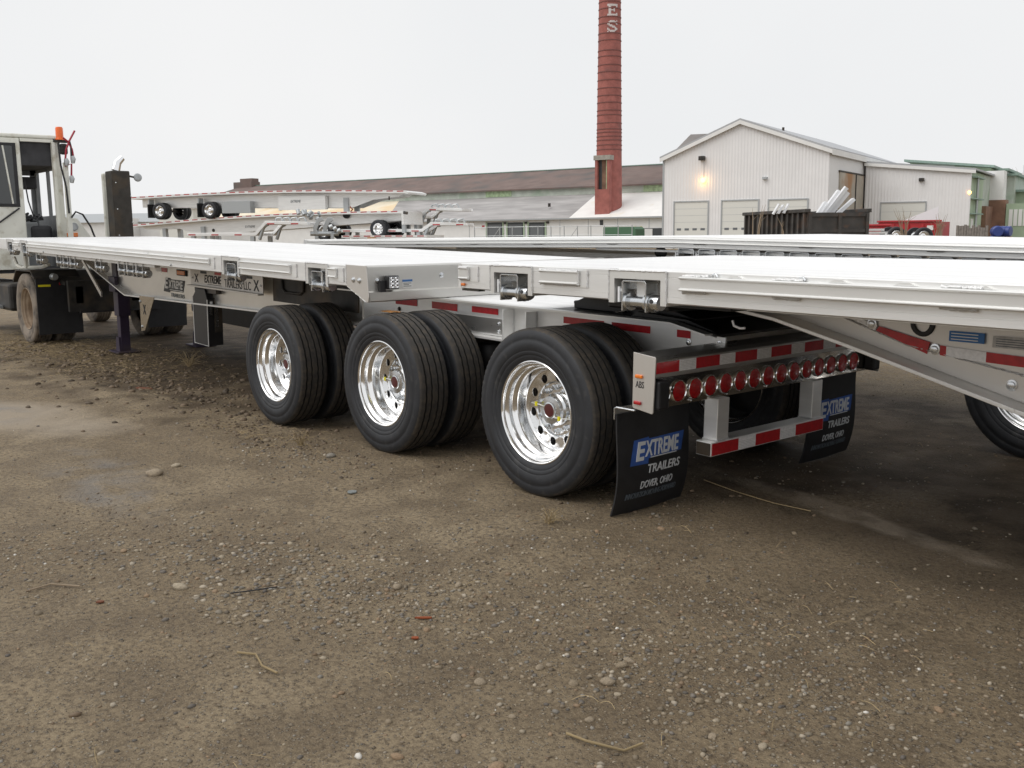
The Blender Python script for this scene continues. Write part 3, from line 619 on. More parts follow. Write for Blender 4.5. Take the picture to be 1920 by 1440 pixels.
# gusset brace with cut X and landing legs
kb = MB().prism([(-8.86, .64), (-8.38, .65), (-8.42, .60), (-8.74, .22), (-8.86, .20)], .60, .608, 'y').build('leg_brace', 'mirror_plate', A)
text('X', 'black_print', kb, (-8.76, .598, .42), .09, .12, bold=.01); bolt(kb, -8.82, .60, .26); bolt(kb, -8.84, .60, .57)
for yy in (.66, 1.72):
    g = bx('landing_leg', 'purple_paint', A, -10.0, -9.83, yy+.01, yy+.17, .30, 1.05, bevel=.006)
    bx('inner_tube', 'purple_paint', g, -9.975, -9.855, yy+.03, yy+.15, -.20, .30, bevel=.004); bx('foot', 'purple_paint', g, -10.1, -9.73, yy-.06, yy+.24, -.185, -.165, bevel=.003); bx('gear_box', 'purple_paint', g, -10.03, -9.8, yy-.03, yy+.01, .62, .82, bevel=.006)
    MB().prism([(-9.99, -.205), (-9.84, -.205), (-9.865, .02), (-9.965, .02)], yy+.0, yy+.029, 'y').build('foot_web', 'purple_paint', g)
bx('tool_box', 'black_paint', A, -9.6, -7.2, 1.78, 2.25, .20, .74, bevel=.01); MB().tube([(-9.9, .68, .72), (-9.9, 1.72, .72)], .025, 10).build('cross_shaft', 'purple_paint', A, smooth=50)
MB().prism([(-10.9, 1.10), (-10.8, 1.10), (-10.02, .62), (-10.02, .55)], .52, .54, 'y').build('side_brace', 'alu_plate', A)
# winch track under the rail
bx('winch_track', 'alu', A, -11.45, -7.0, .10, .16, 1.075, 1.108)
for xw in (-11.13, -10.23, -9.95, -9.67, -8.72, -7.95, -7.68, -7.40): winch(A, xw, .085, 1.112)
for xx in (-11.8, -10.55, -6.3): bolt(A, xx, -.003, 1.135, .008)
# lower rear frame carrying the coupling
LY = .70
def lowprof(): return [(-4.2, .70), (-2.2, .775), (-1.6, .775), (-.75, .74), (-.1, .80), (-.1, .955), (-.20, .96), (-.45, 1.006), (-2.7, 1.0), (-4.0, .985), (-4.2, .985)]
for yb in (LY, AW-LY-.014):
    o = MB().prism(lowprof(), yb, yb+.014, 'y').build('lower_beam', 'alu', A)
    s = -1 if yb == LY else 1
    MB().prism([(-4.2, 1.0), (-2.7, 1.012), (-.45, 1.020), (-.19, .972), (-.19, .962), (-.45, 1.008), (-2.7, 1.0), (-4.2, .988)], yb-.075 if s < 0 else yb+.02, yb-.002 if s < 0 else yb+.09, 'y').build('top_flange', 'alu_rub', o)
    if s < 0:
        MB().prism([(-2.6, .772), (-1.7, .772), (-1.7, .758), (-2.6, .758)], yb-.09, yb-.001, 'y').build('bottom_flange', 'alu', o)
        MB().prism([(-2.62, .79), (-1.98, .79), (-1.98, .90), (-2.62, .90)], yb-.010, yb-.0015, 'y').build('doubler_plate', 'alu_plate', o)
        for bxx in (-2.05, -2.03):
            bolt(o, -2.08, yb-.01, .865 if bxx < -2.04 else .81, .011)
        for bxx in (-1.94, -1.70):
            MB().prism([(bxx, .77), (bxx+.012, .77), (bxx+.012, .985), (bxx, .985)], yb-.10, yb-.001, 'y').build('bracket', 'alu', o); 
            wb = MB(); weld_line(wb, (bxx+.014, yb-.004, .78), (bxx+.014, yb-.004, .98), .006); wb.build('weld_bead', 'weld', o, smooth=60)['kind'] = 'stuff'
        bolt(o, -.36, yb-.002, .905, .013); bolt(o, -.14, yb-.002, .915, .013); bolt(o, -3.35, yb-.002, .88, .012, m='dark_steel')
        for x0, x1, rd in ((-3.66, -3.40, False), (-3.40, -3.10, True), (-3.10, -2.90, False), (-2.90, -2.58, True), (-2.58, -2.40, False), (-2.40, -2.10, True), (-2.10, -1.42, False), (-1.42, -1.05, True), (-1.05, -.98, False), (-.98, -.66, True), (-.66, -.45, False), (-.45, -.35, True)):
            if rd: tape(o, x0, x1, yb-.002, .918 if x0 < -2.4 else .928, .972, rd)
for x0, x1 in ((-4.35, -4.2), (-4.12, -4.02), (-3.95, -3.86), (-3.55, -3.28)): tape(A, x0, x1, LY-.006, .975, 1.03, True)
bx('lower_plate', 'dark_steel', A, -5.5, -3.95, LY-.02, LY-.008, .80, 1.105)
MB().tube([(-5.30, LY-.03, 1.09), (-5.28, LY-.03, .93), (-5.22, LY-.03, .90), (-4.95, LY-.03, .90), (-4.88, LY-.03, .93), (-4.86, LY-.03, 1.09)], .014, 8).build('tie_loop', 'dark_steel', A, smooth=50)
planks(A, -4.1, -1.55, LY+.014, AW-LY-.02, 1.014, 5, .02)
for xx in (-3.9, -3.1, -2.3, -1.5, -.7): bx('cross_member', 'alu', A, xx-.04, xx+.04, LY+.014, AW-LY-.014, .80, .98)
# coupling (fifth wheel) with ramps
fw = MB().prism([(-1.53, 1.017), (-.45, 1.022), (-.16, .966), (-.16, .95), (-.5, 1.0), (-1.53, .995)], LY-.0, AW-LY, 'y').build('coupling_deck', 'black_paint', A)
cpl = MB().prism([(-1.45, 1.06), (-1.30, 1.12), (-.80, 1.12), (-.42, 1.03), (-.42, 1.015), (-1.45, 1.02)], LY+.12, AW-LY-.12, 'y').build('fifth_wheel', 'black_paint', A, bevel=.006)
for yy in (LY+.03, AW-LY-.08): MB().prism([(-.85, 1.02), (-.80, 1.05), (-.40, 1.03), (-.18, .972), (-.4, 1.012)], yy, yy+.05, 'y').build('ramp_rail', 'black_paint', A)
for xx, yy in ((-1.0, LY+.05), (-.62, LY+.35), (-.35, LY+.6)): MB().tube([(xx, yy, 1.028), (xx+.05, yy+.03, 1.035), (xx+.07, yy+.10, 1.03)], .007, 6).build('grease_fitting', 'zinc', A)
for yy in (.18+LY, .55+LY): MB().tube([(-1.5, yy, 1.05), (-1.2, yy+.05, 1.10), (-.9, yy+.02, 1.08), (-.6, yy+.15, 1.05)], .014, 8).build('air_line', 'black_hose', A, smooth=60)
# rear bumper
BX0, BX1 = -.155, -.012; BW = 2.26
bp_ = MB().prism([(BX0, .925), (BX0+.02, .928), (BX1-.02, .915), (BX1, .895), (BX1, .805), (BX1-.02, .80), (BX0, .80)], .004, BW, 'y').build('bumper_beam', 'alu_plate', A, bevel=.004)
end = MB().prism([(BX0-.004, .930), (BX1+.002, .918), (BX1+.008, .91), (BX1-.002, .625), (BX1-.008, .617), (BX0+.006, .632), (BX0-.002, .64)], -.006, .003, 'y').build('bumper_end_plate', 'alu_satin', A, bevel=.002)
text('ABS', 'black_print', end, (BX0+.018, -.0062, .745), .058, .036, bold=.01)
bx('marker_lamp', 'lens_amber', end, BX0+.018, BX0+.068, -.018, -.006, .796, .816, bevel=.008)
bx('marker_lamp', 'lens_red', end, BX0+.012, BX0+.062, -.018, -.006, .655, .675, bevel=.008)
bx('bumper_end_plate', 'alu_plate', A, BX0, BX1, BW, BW+.009, .62, .925, bevel=.002)
pnl = MB().box(-.075, -.06, .006, BW, .630, .802).build('lamp_panel', 'mirror_plate', A, bevel=.003)
BEZ = MB().lathe([(.062, .004), (.061, -.008), (.058, -.013), (.0545, -.010), (.053, -.002)], 32).mesh('bezel', 'chrome', 50)
LEN = MB().lathe([(.0535, -.003), (.052, -.009), (.036, -.013), (.018, -.0145), (0, -.015)], 28).mesh('lens', 'lens_red', 60)
for i in range(15):
    e = link('tail_lamp', BEZ, A, loc=(-.058, .110+.1357*i, .708)); e.rotation_euler.z = math.pi/2; link('lens', LEN, e)
for yy in (.012, 2.155): bx('dock_bumper', 'rubber', A, -.06, .012, yy, yy+.085, .638, .79, bevel=.012)
y = .004; k = 0
while y < BW-.03:
    l = .205 if k % 2 == 0 else .140
    if k == 0: l = .185
    tp = tape(A, y, min(y+l, BW), 0, .828, .886, k % 2 == 0, rearx=BX1+.0005)
    if k % 2: 
        for q in range(6): bx('stripe', 'sticker_grey', tp, BX1+.003, BX1+.0036, y+.004, y+l-.004, .836+q*.008, .8375+q*.008)
    y += l; k += 1
for yy in (.30, .62, 1.0): bolt(A, -.059, yy+.05, .645, .006, '+x')
# underride guard
for yy in (.55, 1.50):
    MB().box(-.115, -.02, yy, yy+.105, .395, .632).build('guard_post', 'alu', A, bevel=.004)
    wb = MB(); weld_line(wb, (-.018, yy, .397), (-.018, yy+.105, .397)); weld_line(wb, (-.115, yy-.002, .397), (-.018, yy-.002, .397)); wb.build('weld_bead', 'weld', A, smooth=60)['kind'] = 'stuff'
gb = MB().box(-.12, -.012, .495, 1.625, .310, .392).build('guard_bar', 'alu', A, bevel=.004)
bx('end_cap', 'dark_steel', gb, -.112, -.020, .488, .4945, .317, .385)
y = .50
for k, l in enumerate((.24, .165, .245, .165, .30)):
    tp = tape(gb, y, y+l, 0, .317, .384, k % 2 == 0, rearx=-.0115)
    if k % 2:
        for q in range(5): bx('stripe', 'sticker_grey', tp, -.009, -.0084, y+.004, y+l-.004, .326+q*.009, .3275+q*.009)
    y += l
# mud flaps
def flap(y0, y1, zt, zb, x0, label):
    def dfm(q): t = (zt-q.z)/(zt-zb); q.x += .05*math.sin(t*3.0)*t - .035*t*t + .012*math.sin((q.y-y0)*7)*t; return q
    N = 14; vs = []; fs = []
    for sd_ in (0, .010):
        for i in range(N+1):
            for j in range(7): vs.append(tuple(dfm(Vector((x0+sd_, y0+(y1-y0)*j/6, zt+(zb-zt)*i/N)))))
    M = (N+1)*7
    for i in range(N):
        for j in range(6): a = i*7+j; fs.append((a, a+1, a+8, a+7)); fs.append((M+a, M+a+7, M+a+8, M+a+1))
    edge = [j for j in range(7)]+[i*7+6 for i in range(1, N+1)]+[N*7+j for j in range(5, -1, -1)]+[i*7 for i in range(N-1, 0, -1)]
    for a, b in zip(edge, edge[1:]+edge[:1]): fs.append((a, M+a, M+b, b))
    o = MB().add(vs, fs).build('mud_flap', 'rubber', A, smooth=40); o['label'] = label
    xx = x0+.0135; w_ = y1-y0; h_ = zt-zb
    def D(q): return dfm(q)
    yl = y0+w_*.19; zl = zt-h_*.475
    def P(u, v): return (yl+u*.41*w_/.6, zl+v*.115)
    poly = [P(-.06, -.22), P(.03, .98), P(.32, 1.04), P(.33, .95), P(1.07, 1.0), P(1.0, .05), P(.30, .0), P(.29, -.25)]
    b = MB().prism([(p[0], p[1]) for p in poly], xx-.001, xx, 'x').build('badge', 'blue_print', o)
    for v in b.data.vertices: v.co = D(v.co.copy())
    text('E', 'white_print', o, (xx+.001, yl+.02, zl-.005), .085, .105, '+x', .25, .03, D); text('XTREME', 'white_print', o, (xx+.001, yl+.095, zl+.012), .30, .088, '+x', .25, .02, D)
    bb = bx('bar', 'white_print', o, xx+.0006, xx+.0012, yl+.14, yl+.37, zl+.0, zl+.006)
    for v in bb.data.vertices: v.co = D(v.co.copy())
    text('TRAILERS', 'white_print', o, (xx, yl+.12, zl-.085), .285, .05, '+x', .2, .012, D)
    text('DOVER, OHIO', 'white_print', o, (xx, yl+.065, zl-.175), .28, .05, '+x', .2, .006, D)
    text('INNOVATION MOVING FORWARD', 'grey_print', o, (xx, y0+.07, zb+.085), w_*.72, .034, '+x', .25, .01, D)
    bx('flap_bracket', 'alu_plate', o, x0-.012, x0-.001, y0, y1-.02, zt-.03, zt+.035, bevel=.002)
    MB().tube([(x0-.006, y0-.004, zt-.028), (x0-.006, y0-.004, zt+.03), (x0+.01, y0-.004, zt+.04), (BX0+.02, y0-.004, zt+.042)], .006, 6).build('bracket_rod', 'zinc', o)
    return o
flap(-.005, .60, .578, -.0, -.275, 'black mud flap printed with blue badge, near the lamp bumper end plate')
flap(1.83, 2.43, .578, -.0, -.275, 'black mud flap printed with blue badge, far side of the bumper')
# axles and wheels
for xw, zw, hs, a0 in ((-.948, .478, 2, .1), (-2.597, .4335, 1, .33), (-4.246, .373, 0, .2)):
    wheel(A, xw, -.008, zw, hoses=hs, a0=a0); wheel(A, xw, AW+.008, zw, flip=True, detail=False)
    MB().tube([(xw, .25, zw), (xw, AW-.25, zw)], .065, 14).build('axle', 'dark_steel', A, smooth=50)
    for yy in (.78, AW-.86):
        MB().prism([(xw-.55, zw+.18), (xw-.45, zw+.32), (xw-.38, zw+.15), (xw+.25, zw+.06), (xw+.25, zw-.04), (xw-.4, zw+.05)], yy, yy+.07, 'y').build('trailing_arm', 'dark_steel', A)
        MB().lathe([(.0, 0), (.11, 0), (.13, .03), (.12, .10), (.13, .14), (.10, .2), (0, .2)], 18).build('air_spring', 'rubber', A, smooth=50, loc=(xw+.28, yy+.03, zw+.06)).rotation_euler.x = math.pi/2
MB().tube([(-5.4, 1.1, .72), (-.6, 1.1, .72)], .12, 14).build('air_tank', 'dark_steel', A, smooth=50)
q = on(1, 3.95, 690, 582)
MB().add([(a, b, c) for a, b, c in [(random.uniform(-2.75, -2.55), random.uniform(.08, .2), .943+random.uniform(0, .004)) for _ in range(90)]], [(3*i, 3*i+1, 3*i+2) for i in range(30)]).build('leaf_litter', 'orange_pallet', A)
# ------------------------------------------------------------------ trailer B: coupled behind, yawed 5 degrees
B = empty('flatbed_trailer', (-5.0, 3.88, 0), rz=math.radians(-5), ry=.003)
tag(B, 'aluminium flatbed trailer whose nose sits over the coupling behind the second axle', 'trailer')
ZT, ZB = 1.371, 1.208; BWD = 2.46; XE = 12.0
rail(B, [(0, .337), (.767, 1.437), (1.861, XE)], ZB, ZT); rail(B, [(0, XE)], ZB, ZT, y=BWD, flip=-1)
for c0, c1 in ((.337, .767), (1.437, 1.861)):
    pocket(B, c0, c1, ZB, ZT-.006, wall=.042); winch(B, (c0+c1)/2-.032, .004, ZT-.056)
stub(B, .010, .112, .205, 1.262, 1.350); stub(B, .86, 1.20, 1.262, 1.268, 1.356)
rr = rubrail(B, 1.976, XE, 1.278, 1.347, d=.036)
for xa in (1.985, 2.52, 3.3):
    for l, zz in ((.16, 1.351), (.14, 1.273)):
        wb = MB(); weld_line(wb, (xa, -.014, zz), (xa+l, -.014, zz), .008); wb.build('weld_bead', 'weld', rr, smooth=60)['kind'] = 'stuff'
for xa in (2.17, 2.66): MB().tube([(xa, -.012, 1.347), (xa, -.012, 1.362), (xa+.018, -.012, 1.366), (xa+.028, -.012, 1.352)], .005, 6).build('rope_hook', 'zinc', rr)
for xa in (2.3, 2.85, 3.15, 3.45): MB().prism([(xa-.05, 1.348), (xa+.05, 1.348), (xa+.02, 1.360), (xa-.02, 1.360)], -.012, -.001, 'y').build('spacer_tab', 'alu_rub', rr)
mk = bx('marker_lamp', 'lens_amber', B, .015, .058, -.016, 0, 1.226, 1.246, bevel=.008)
planks(B, .012, XE, .061, BWD-.061, ZT+.001, 12)
bx('front_rail', 'alu', B, -.03, .010, 0, BWD, ZB+.01, ZT-.004)
bx('nose_tab', 'dark_steel', B, .01, .20, .002, .05, 1.196, 1.207)
bx('nose_box', 'black_paint', B, .95, 1.45, .42, .9, 1.12, 1.20, bevel=.01)
for i in range(28):
    xx = .35+i*.42; bx('cross_member', 'alu', B, xx-.03, xx+.03, .062, BWD-.062, ZB+.012, ZT-.032)
MB().prism([(2.28, 1.206), (2.28, 1.196), (XE, 1.196), (XE, 1.206)], .10, .20, 'y').build('lower_flange', 'alu', B)
bx('coupler_plate', 'black_paint', B, .80, 1.9, .42, BWD-.42, 1.150, 1.206)
for yb in (.72, BWD-.73):
    wpoly = [(1.55, 1.205), (1.75, 1.158), (2.03, 1.122), (2.45, 1.030), (3.30, .822), (4.1, .65), (XE, .65), (XE, 1.205)]
    o = MB().prism(wpoly, yb, yb+.014, 'y').build('main_beam', 'alu_satin', B)
    fl = [(1.75, 1.158), (2.03, 1.122), (2.45, 1.030), (3.30, .822), (4.1, .65), (XE, .65)]
    s = -1 if yb < 1 else 1; y0, y1 = (yb-.13, yb-.001) if s < 0 else (yb+.015, yb+.14)
    for (xa, za), (xb_, zb_) in zip(fl, fl[1:]): MB().prism([(xa, za), (xb_, zb_), (xb_, zb_-.020), (xa, za-.020)], y0, y1+.005*(s < 0), 'y').build('bottom_flange', 'alu', o, bevel=.003)
    if s < 0:
        # doubler along the slope with weld line
        MB().prism([(2.2, 1.089), (2.45, 1.034), (3.30, .826), (4.0, .675), (4.0, .80), (3.27, .946), (2.72, 1.03), (2.35, 1.14)], yb-.007, yb-.001, 'y').build('doubler_plate', 'alu_satin', o)
        wb = MB(); weld_line(wb, (2.35, yb-.008, 1.14), (2.72, yb-.008, 1.03), .004); weld_line(wb, (2.72, yb-.008, 1.03), (3.27, yb-.008, .946), .004); wb.build('weld_bead', 'weld', o, smooth=60)['kind'] = 'stuff'
        for bxx, bz in ((2.53, 1.115), (2.86, 1.022), (3.22, .90)): bolt(o, bxx, yb-.008, bz, .017)
        MB().prism([(2.57, 1.107), (2.835, 1.052), (2.822, .997), (2.555, 1.085)], yb-.011, yb-.009, 'y').build('reflective_tape', 'tape_red', o)
        MB().prism([(2.45, 1.14), (2.56, 1.11), (2.55, 1.085), (2.45, 1.12)], yb-.011, yb-.009, 'y').build('reflective_tape', 'tape_white', o)
        tape(o, 2.885, 2.915, yb-.008, .998, 1.043, True, skew=-.003); tape(o, 2.915, 3.10, yb-.008, .995, 1.040, False, skew=-.008); tape(o, 3.10, 3.40, yb-.008, .987, 1.032, True, skew=-.01); tape(o, 3.40, 3.6, yb-.008, .977, 1.022, False, skew=-.01)
        d1 = bx('decal', 'sticker_blue', o, 2.925, 3.088, yb-.011, yb-.009, 1.066, 1.112); 
        for k in range(3): bx('print_line', 'sticker_white', d1, 2.935, 3.06, yb-.0122, yb-.0112, 1.074+k*.013, 1.078+k*.013)
        d2 = bx('decal', 'sticker_grey', o, 3.125, 3.33, yb-.011, yb-.009, 1.055, 1.105)
        for k in range(4): bx('print_line', 'grey_print', d2, 3.14, 3.30-.03*(k % 2), yb-.0122, yb-.0112, 1.062+k*.010, 1.065+k*.010)
        MB().lathe([(.062, 0), (.058, -.01), (.040, -.012), (.036, .02), (0, .02)], 24).build('grommet', 'rubber', o, smooth=50, loc=(2.79, yb-.001, 1.135))
# hook under nose, light bracket seen in the dark
MB().tube([(2.02, .30, 1.12), (2.03, .30, 1.095), (2.07, .30, 1.085), (2.10, .30, 1.088)], .006, 6).build('hook', 'scrap', B)
# ------------------------------------------------------------------ trailer C: parallel, beyond
C = empty('flatbed_trailer', (-2.62, 6.86, 0), ry=.022)
tag(C, 'aluminium flatbed trailer parked beyond the coupled pair, row of empty winches under its rail', 'trailer')
ZT, ZB = 1.452, 1.345; X0, X1 = -9.8, 10.
XK = -3.1
rail(C, [(X0, XK), (XK, X1)], ZB, ZT); rail(C, [(X0, XK), (XK, X1)], ZB, ZT, y=2.5, flip=-1); rubrail(C, X0+.1, XK, 1.386, 1.432); rubrail(C, XK, X1, 1.386, 1.432)
for i in range(11):
    xa = X0+.6+i*1.05; wb = MB(); weld_line(wb, (xa, -.012, 1.384), (xa+.12, -.012, 1.384), .006); wb.build('weld_bead', 'weld', C, smooth=60)['kind'] = 'stuff'
planks(C, X0+.01, XK, .061, 2.439, ZT+.001, 12); planks(C, XK, X1, .061, 2.439, ZT+.001, 12)
bx('front_rail', 'alu', C, X0-.03, X0+.008, 0, 2.5, ZB, ZT-.004)
bx('winch_track', 'alu', C, -4.2, 1.5, .10, .16, 1.325, 1.344)
for i in range(13): winch(C, -3.05+.232*i, .06, ZB-.002, hole=False)
for yb in (.72, 1.76):
    o = bx('main_beam', 'alu', C, X0+1.2, X1, yb, yb+.014, .92, 1.343)
    bx('bottom_flange', 'alu', o, X0+1.2, X1, yb-.08, yb+.08, .905, .919)
    if yb < 1:
        for i in range(5): MB().lathe([(.06, 0), (.055, -.003), (.05, .003), (0, .003)], 20).build('lightening_hole', 'door_dark', o, smooth=40, loc=(-3.9+i*.3, yb-.003, 1.27)).scale = (1.4, 1, .9)
for i in range(22): bx('cross_member', 'alu', C, X0+.4+i*.6-.03, X0+.4+i*.6+.03, .062, 2.439, 1.355, 1.42)
for o in C.children:
    for v in o.data.vertices:
        if o.location.length < 1e-6 and v.co.x < XK and v.co.z > 1.0: v.co.z -= .024*(XK-v.co.x)
for xw, zw in ((.02, .50), (1.9, .54)):
    wheel(C, xw, .0, zw, detail=False); wheel(C, xw, 2.5, zw, flip=True, detail=False)
    MB().tube([(xw, .25, zw), (xw, 2.25, zw)], .065, 14).build('axle', 'dark_steel', C, smooth=50)
# ------------------------------------------------------------------ yard tractor under the trailer nose
T = empty('yard_tractor', (-17.8, 3.95, 0))
tag(T, 'dirty white yard tractor with open rear cab door and amber beacon', 'tractor')
def tl(px, py, x=-17.8): q = on(0, x, px, py); return (q.y-3.95, q.z)       # local y, z on a plane across the tractor
yR, zTop = tl(117, 300)[0]-.02, tl(60, 252)[1]
yO0, yO1 = tl(46, 380)[0], tl(104, 380)[0]; zO1 = tl(60, 266)[1]
CD = 1.45                                                                    # cab reaches forward (-x)
zF = 1.05
# rear wall pieces around the doorway
cw = MB().box(-.05, 0, -.02, yO0, zF, zTop-.06).box(-.05, 0, yO1, yR, zF, zTop-.06).box(-.05, 0, yO0, yO1, zO1, zTop-.06).build('cab_rear_wall', 'cab_white', T, bevel=.01)
MB().box(-CD, .03, -.05, yR+.03, zTop-.06, zTop).build('cab_roof', 'cab_white', T, bevel=.02)
MB().box(-CD, -.051, -.02, .03, zF, 1.9).box(-CD, -CD+.12, -.02, .03, 1.9, zTop-.061).box(-.2, -.051, -.02, .03, 1.9, zTop-.061).build('cab_side_wall', 'cab_white', T)
MB().box(-CD, -.051, yR-.05, yR, zF, 1.95).box(-CD, -CD+.1, yR-.05, yR, 1.95, zTop-.061).box(-.75, -.70, yR-.05, yR, 1.95, zTop-.061).box(-.12, -.051, yR-.05, yR, 1.95, zTop-.061).box(-CD, -.051, yR-.05, yR, 2.72, zTop-.061).build('cab_side_wall', 'cab_inner', T)
MB().box(-CD-.04, -CD, -.02, yR, zF, 1.95).box(-CD-.04, -CD, -.02, .08, 1.95, zTop-.061).box(-CD-.04, -CD, yR-.12, yR, 1.95, zTop-.061).box(-CD-.04, -CD, .02, yR, 2.68, zTop-.061).build('cab_front_wall', 'cab_inner', T)
bx('headliner', 'cab_dark', T, -CD+.02, -.06, .04, yR-.06, zTop-.5, zTop-.07)
bx('cab_floor', 'cab_dark', T, -CD, -.01, 0, yR-.02, zF-.06, zF+.02)
bx('seat', 'cab_dark', T, -.75, -.30, yO0+.15, yO0+.5, 1.45, 1.78, bevel=.06); MB().box(-.8, -.35, yO0+.02, yO1-.2, zF, 1.84).build('console', 'cab_inner', T, bevel=.03)
jb = MB()
for k in range(26): c = Vector((random.uniform(-.7, -.4), random.uniform(yO0+.05, yO0+.38), 1.86+random.uniform(0, .10))); jb.tube([c, c+Vector((random.uniform(-.1, .1), random.uniform(-.1, .1), random.uniform(-.03, .05)))], .022, 6)
jb.build('bundled_jacket', 'cab_dark', T, smooth=60)
MB().tube([(-.6, yO1-.30, 2.55), (-.55, yO1-.28, 2.2), (-.5, yO1-.22, 1.9)], .012, 6).build('grab_bar', 'cab_dark', T)
MB().tube([(-.2, yO0-.02, 2.55), (-.3, yO0+.12, 2.95)], .02, 6).build('roof_strut', 'cab_inner', T)
bx('visor_box', 'cab_dark', T, -1.2, -.8, yO1-.32, yO1-.05, 2.42, 2.62, bevel=.02)
# slid open door panel with gasketed window
dy1 = yO0-.02; dp = MB().box(.012, .045, -.04, dy1, zF, zO1+.04).build('sliding_door', 'cab_white', T, bevel=.008)
gz0, gz1 = tl(20, 388)[1], tl(20, 268)[1]; gy1 = tl(32, 330)[0]
bx('window_gasket', 'rubber', dp, .046, .058, -.02, gy1, gz0, gz1, bevel=.02); bx('window_pane', 'glass_dark', dp, .059, .063, .0, gy1-.06, gz0+.05, gz1-.05)
MB().tube([(.055, gy1-.11, gz0+.05), (.055, gy1-.2, gz1-.05)], .018, 6).build('window_bar', 'cab_white', dp)
MB().tube([(.06, gy1-.02, gz0-.02), (.06, -.2, gz0-.62)], .014, 6).build('door_rod', 'black_hose', dp)
MB().box(0, .05, yO1, yO1+.05, zF, zO1+.05).box(0, .03, yO0, yO1, zO1, zO1+.05).build('door_track', 'cab_white', T, bevel=.006)
# beacon, hose post
bcy, bcz = tl(111, 256); bk = MB().lathe([(.0, .0), (.075, .0), (.075, .02), (.062, .03), (.060, .19), (.05, .215), (0, .22)], 20).build('beacon', 'orange', T, smooth=40, loc=(.02, bcy, bcz-.06)); bk.rotation_euler.x = math.pi/2
bx('beacon_bracket', 'dark_steel', T, -.05, .06, bcy-.12, bcy+.12, bcz-.10, bcz-.06); bx('work_lamp', 'dark_steel', T, .0, .10, bcy-.02, bcy+.10, bcz-.30, bcz-.12, bevel=.03)
def tp3(px, py, x): q = on(0, x, px, py); return (q.x+17.8, q.y-3.95, q.z)
PX = -17.6
bx('hose_post', 'cab_white', T, PX+17.8-.03, PX+17.8+.03, tl(128, 380, PX)[0]-.035, tl(128, 380, PX)[0]+.035, 1.5, tl(122, 305, PX)[1])
for m_, P in (('red_hose', [(140, 245), (130, 264), (124, 280), (122, 306)]), ('red_hose', [(118, 258), (128, 266), (135, 280), (138, 296)]), ('red_hose', [(122, 311), (134, 307), (134, 330)]), ('black_hose', [(109, 268), (114, 310), (124, 350), (130, 400)]), ('black_hose', [(130, 264), (133, 275), (134, 300)]), ('black_hose', [(134, 408), (142, 397), (155, 402), (170, 425), (178, 445)])):
    MB().tube([tp3(a, b, PX+.05) for a, b in P], .016, 6).build('air_hose', m_, T, smooth=60)
for a, b in ((136, 298), (134, 335), (124, 303)):
    c = tp3(a, b, PX+.06); MB().tube([(c[0], c[1], c[2]-.07), (c[0], c[1]+.01, c[2]), (c[0], c[1], c[2]+.05)], [.03, .045, .03], 8).build('gladhand', 'galv', T, smooth=50)
# engine cover, gauge, side marker
ey0, ez = tl(121, 407); ey1 = tl(178, 445)[0]
MB().prism([(ey0, .9), (ey0, ez), (ey0+(ey1-ey0)*.45, ez-.02), (ey1, ez-.42), (ey1, .9)], -1.4, -.02, 'x').build('engine_cover', 'cab_white', T, bevel=.01)
gy, gz = tl(139, 425); MB().lathe([(.07, 0), (.07, -.02), (.055, -.022), (.05, -.012), (0, -.012)], 20).build('gauge', 'galv', T, smooth=40, loc=(-.018, gy, gz)).rotation_euler.z = math.pi/2
my, mz = tl(136, 442); bx('side_marker', 'lens_amber', T, -.015, .01, my-.09, my+.09, mz-.02, mz+.05, bevel=.008)
# exhaust stack with guard, tip, lamp
SX = -18.0; sy0, sy1 = tl(209, 400, SX)[0], tl(243, 400, SX)[0]; sz1 = tl(225, 321, SX)[1]
st_ = bx('stack_guard', 'stack_dark', T, SX+17.8-.2, SX+17.8+.15, sy0, sy1, .8, sz1, bevel=.02)
for k in range(5): bolt(st_, SX+17.8+.15, sy0+.06+.25*(k % 2), 1.6+k*.23, .008, '+x')
c = tp3(217, 320, SX); c2 = tp3(220, 305, SX); c3 = tp3(229, 296, SX)
MB().tube([c, c2, c3], [.075, .07, .055], 14).build('exhaust_tip', 'chrome', T, smooth=50)
a = tp3(235, 328, SX); b = tp3(255, 333, SX); MB().tube([a, tp3(245, 331, SX), b], .018, 6).build('lamp_arm', 'stack_dark', T)
MB().lathe([(0, 0), (.06, .0), (.075, -.03), (.07, -.05), (.05, -.055), (0, -.05)], 16).build('work_lamp', 'galv', T, smooth=40, loc=tp3(257, 333, SX)).rotation_euler.z = math.pi/2
py0, pz1 = tl(195, 325, SX-.6); bx('air_pipe', 'cab_white', T, -.86, -.76, py0-.04, py0+.04, .9, pz1, bevel=.02)
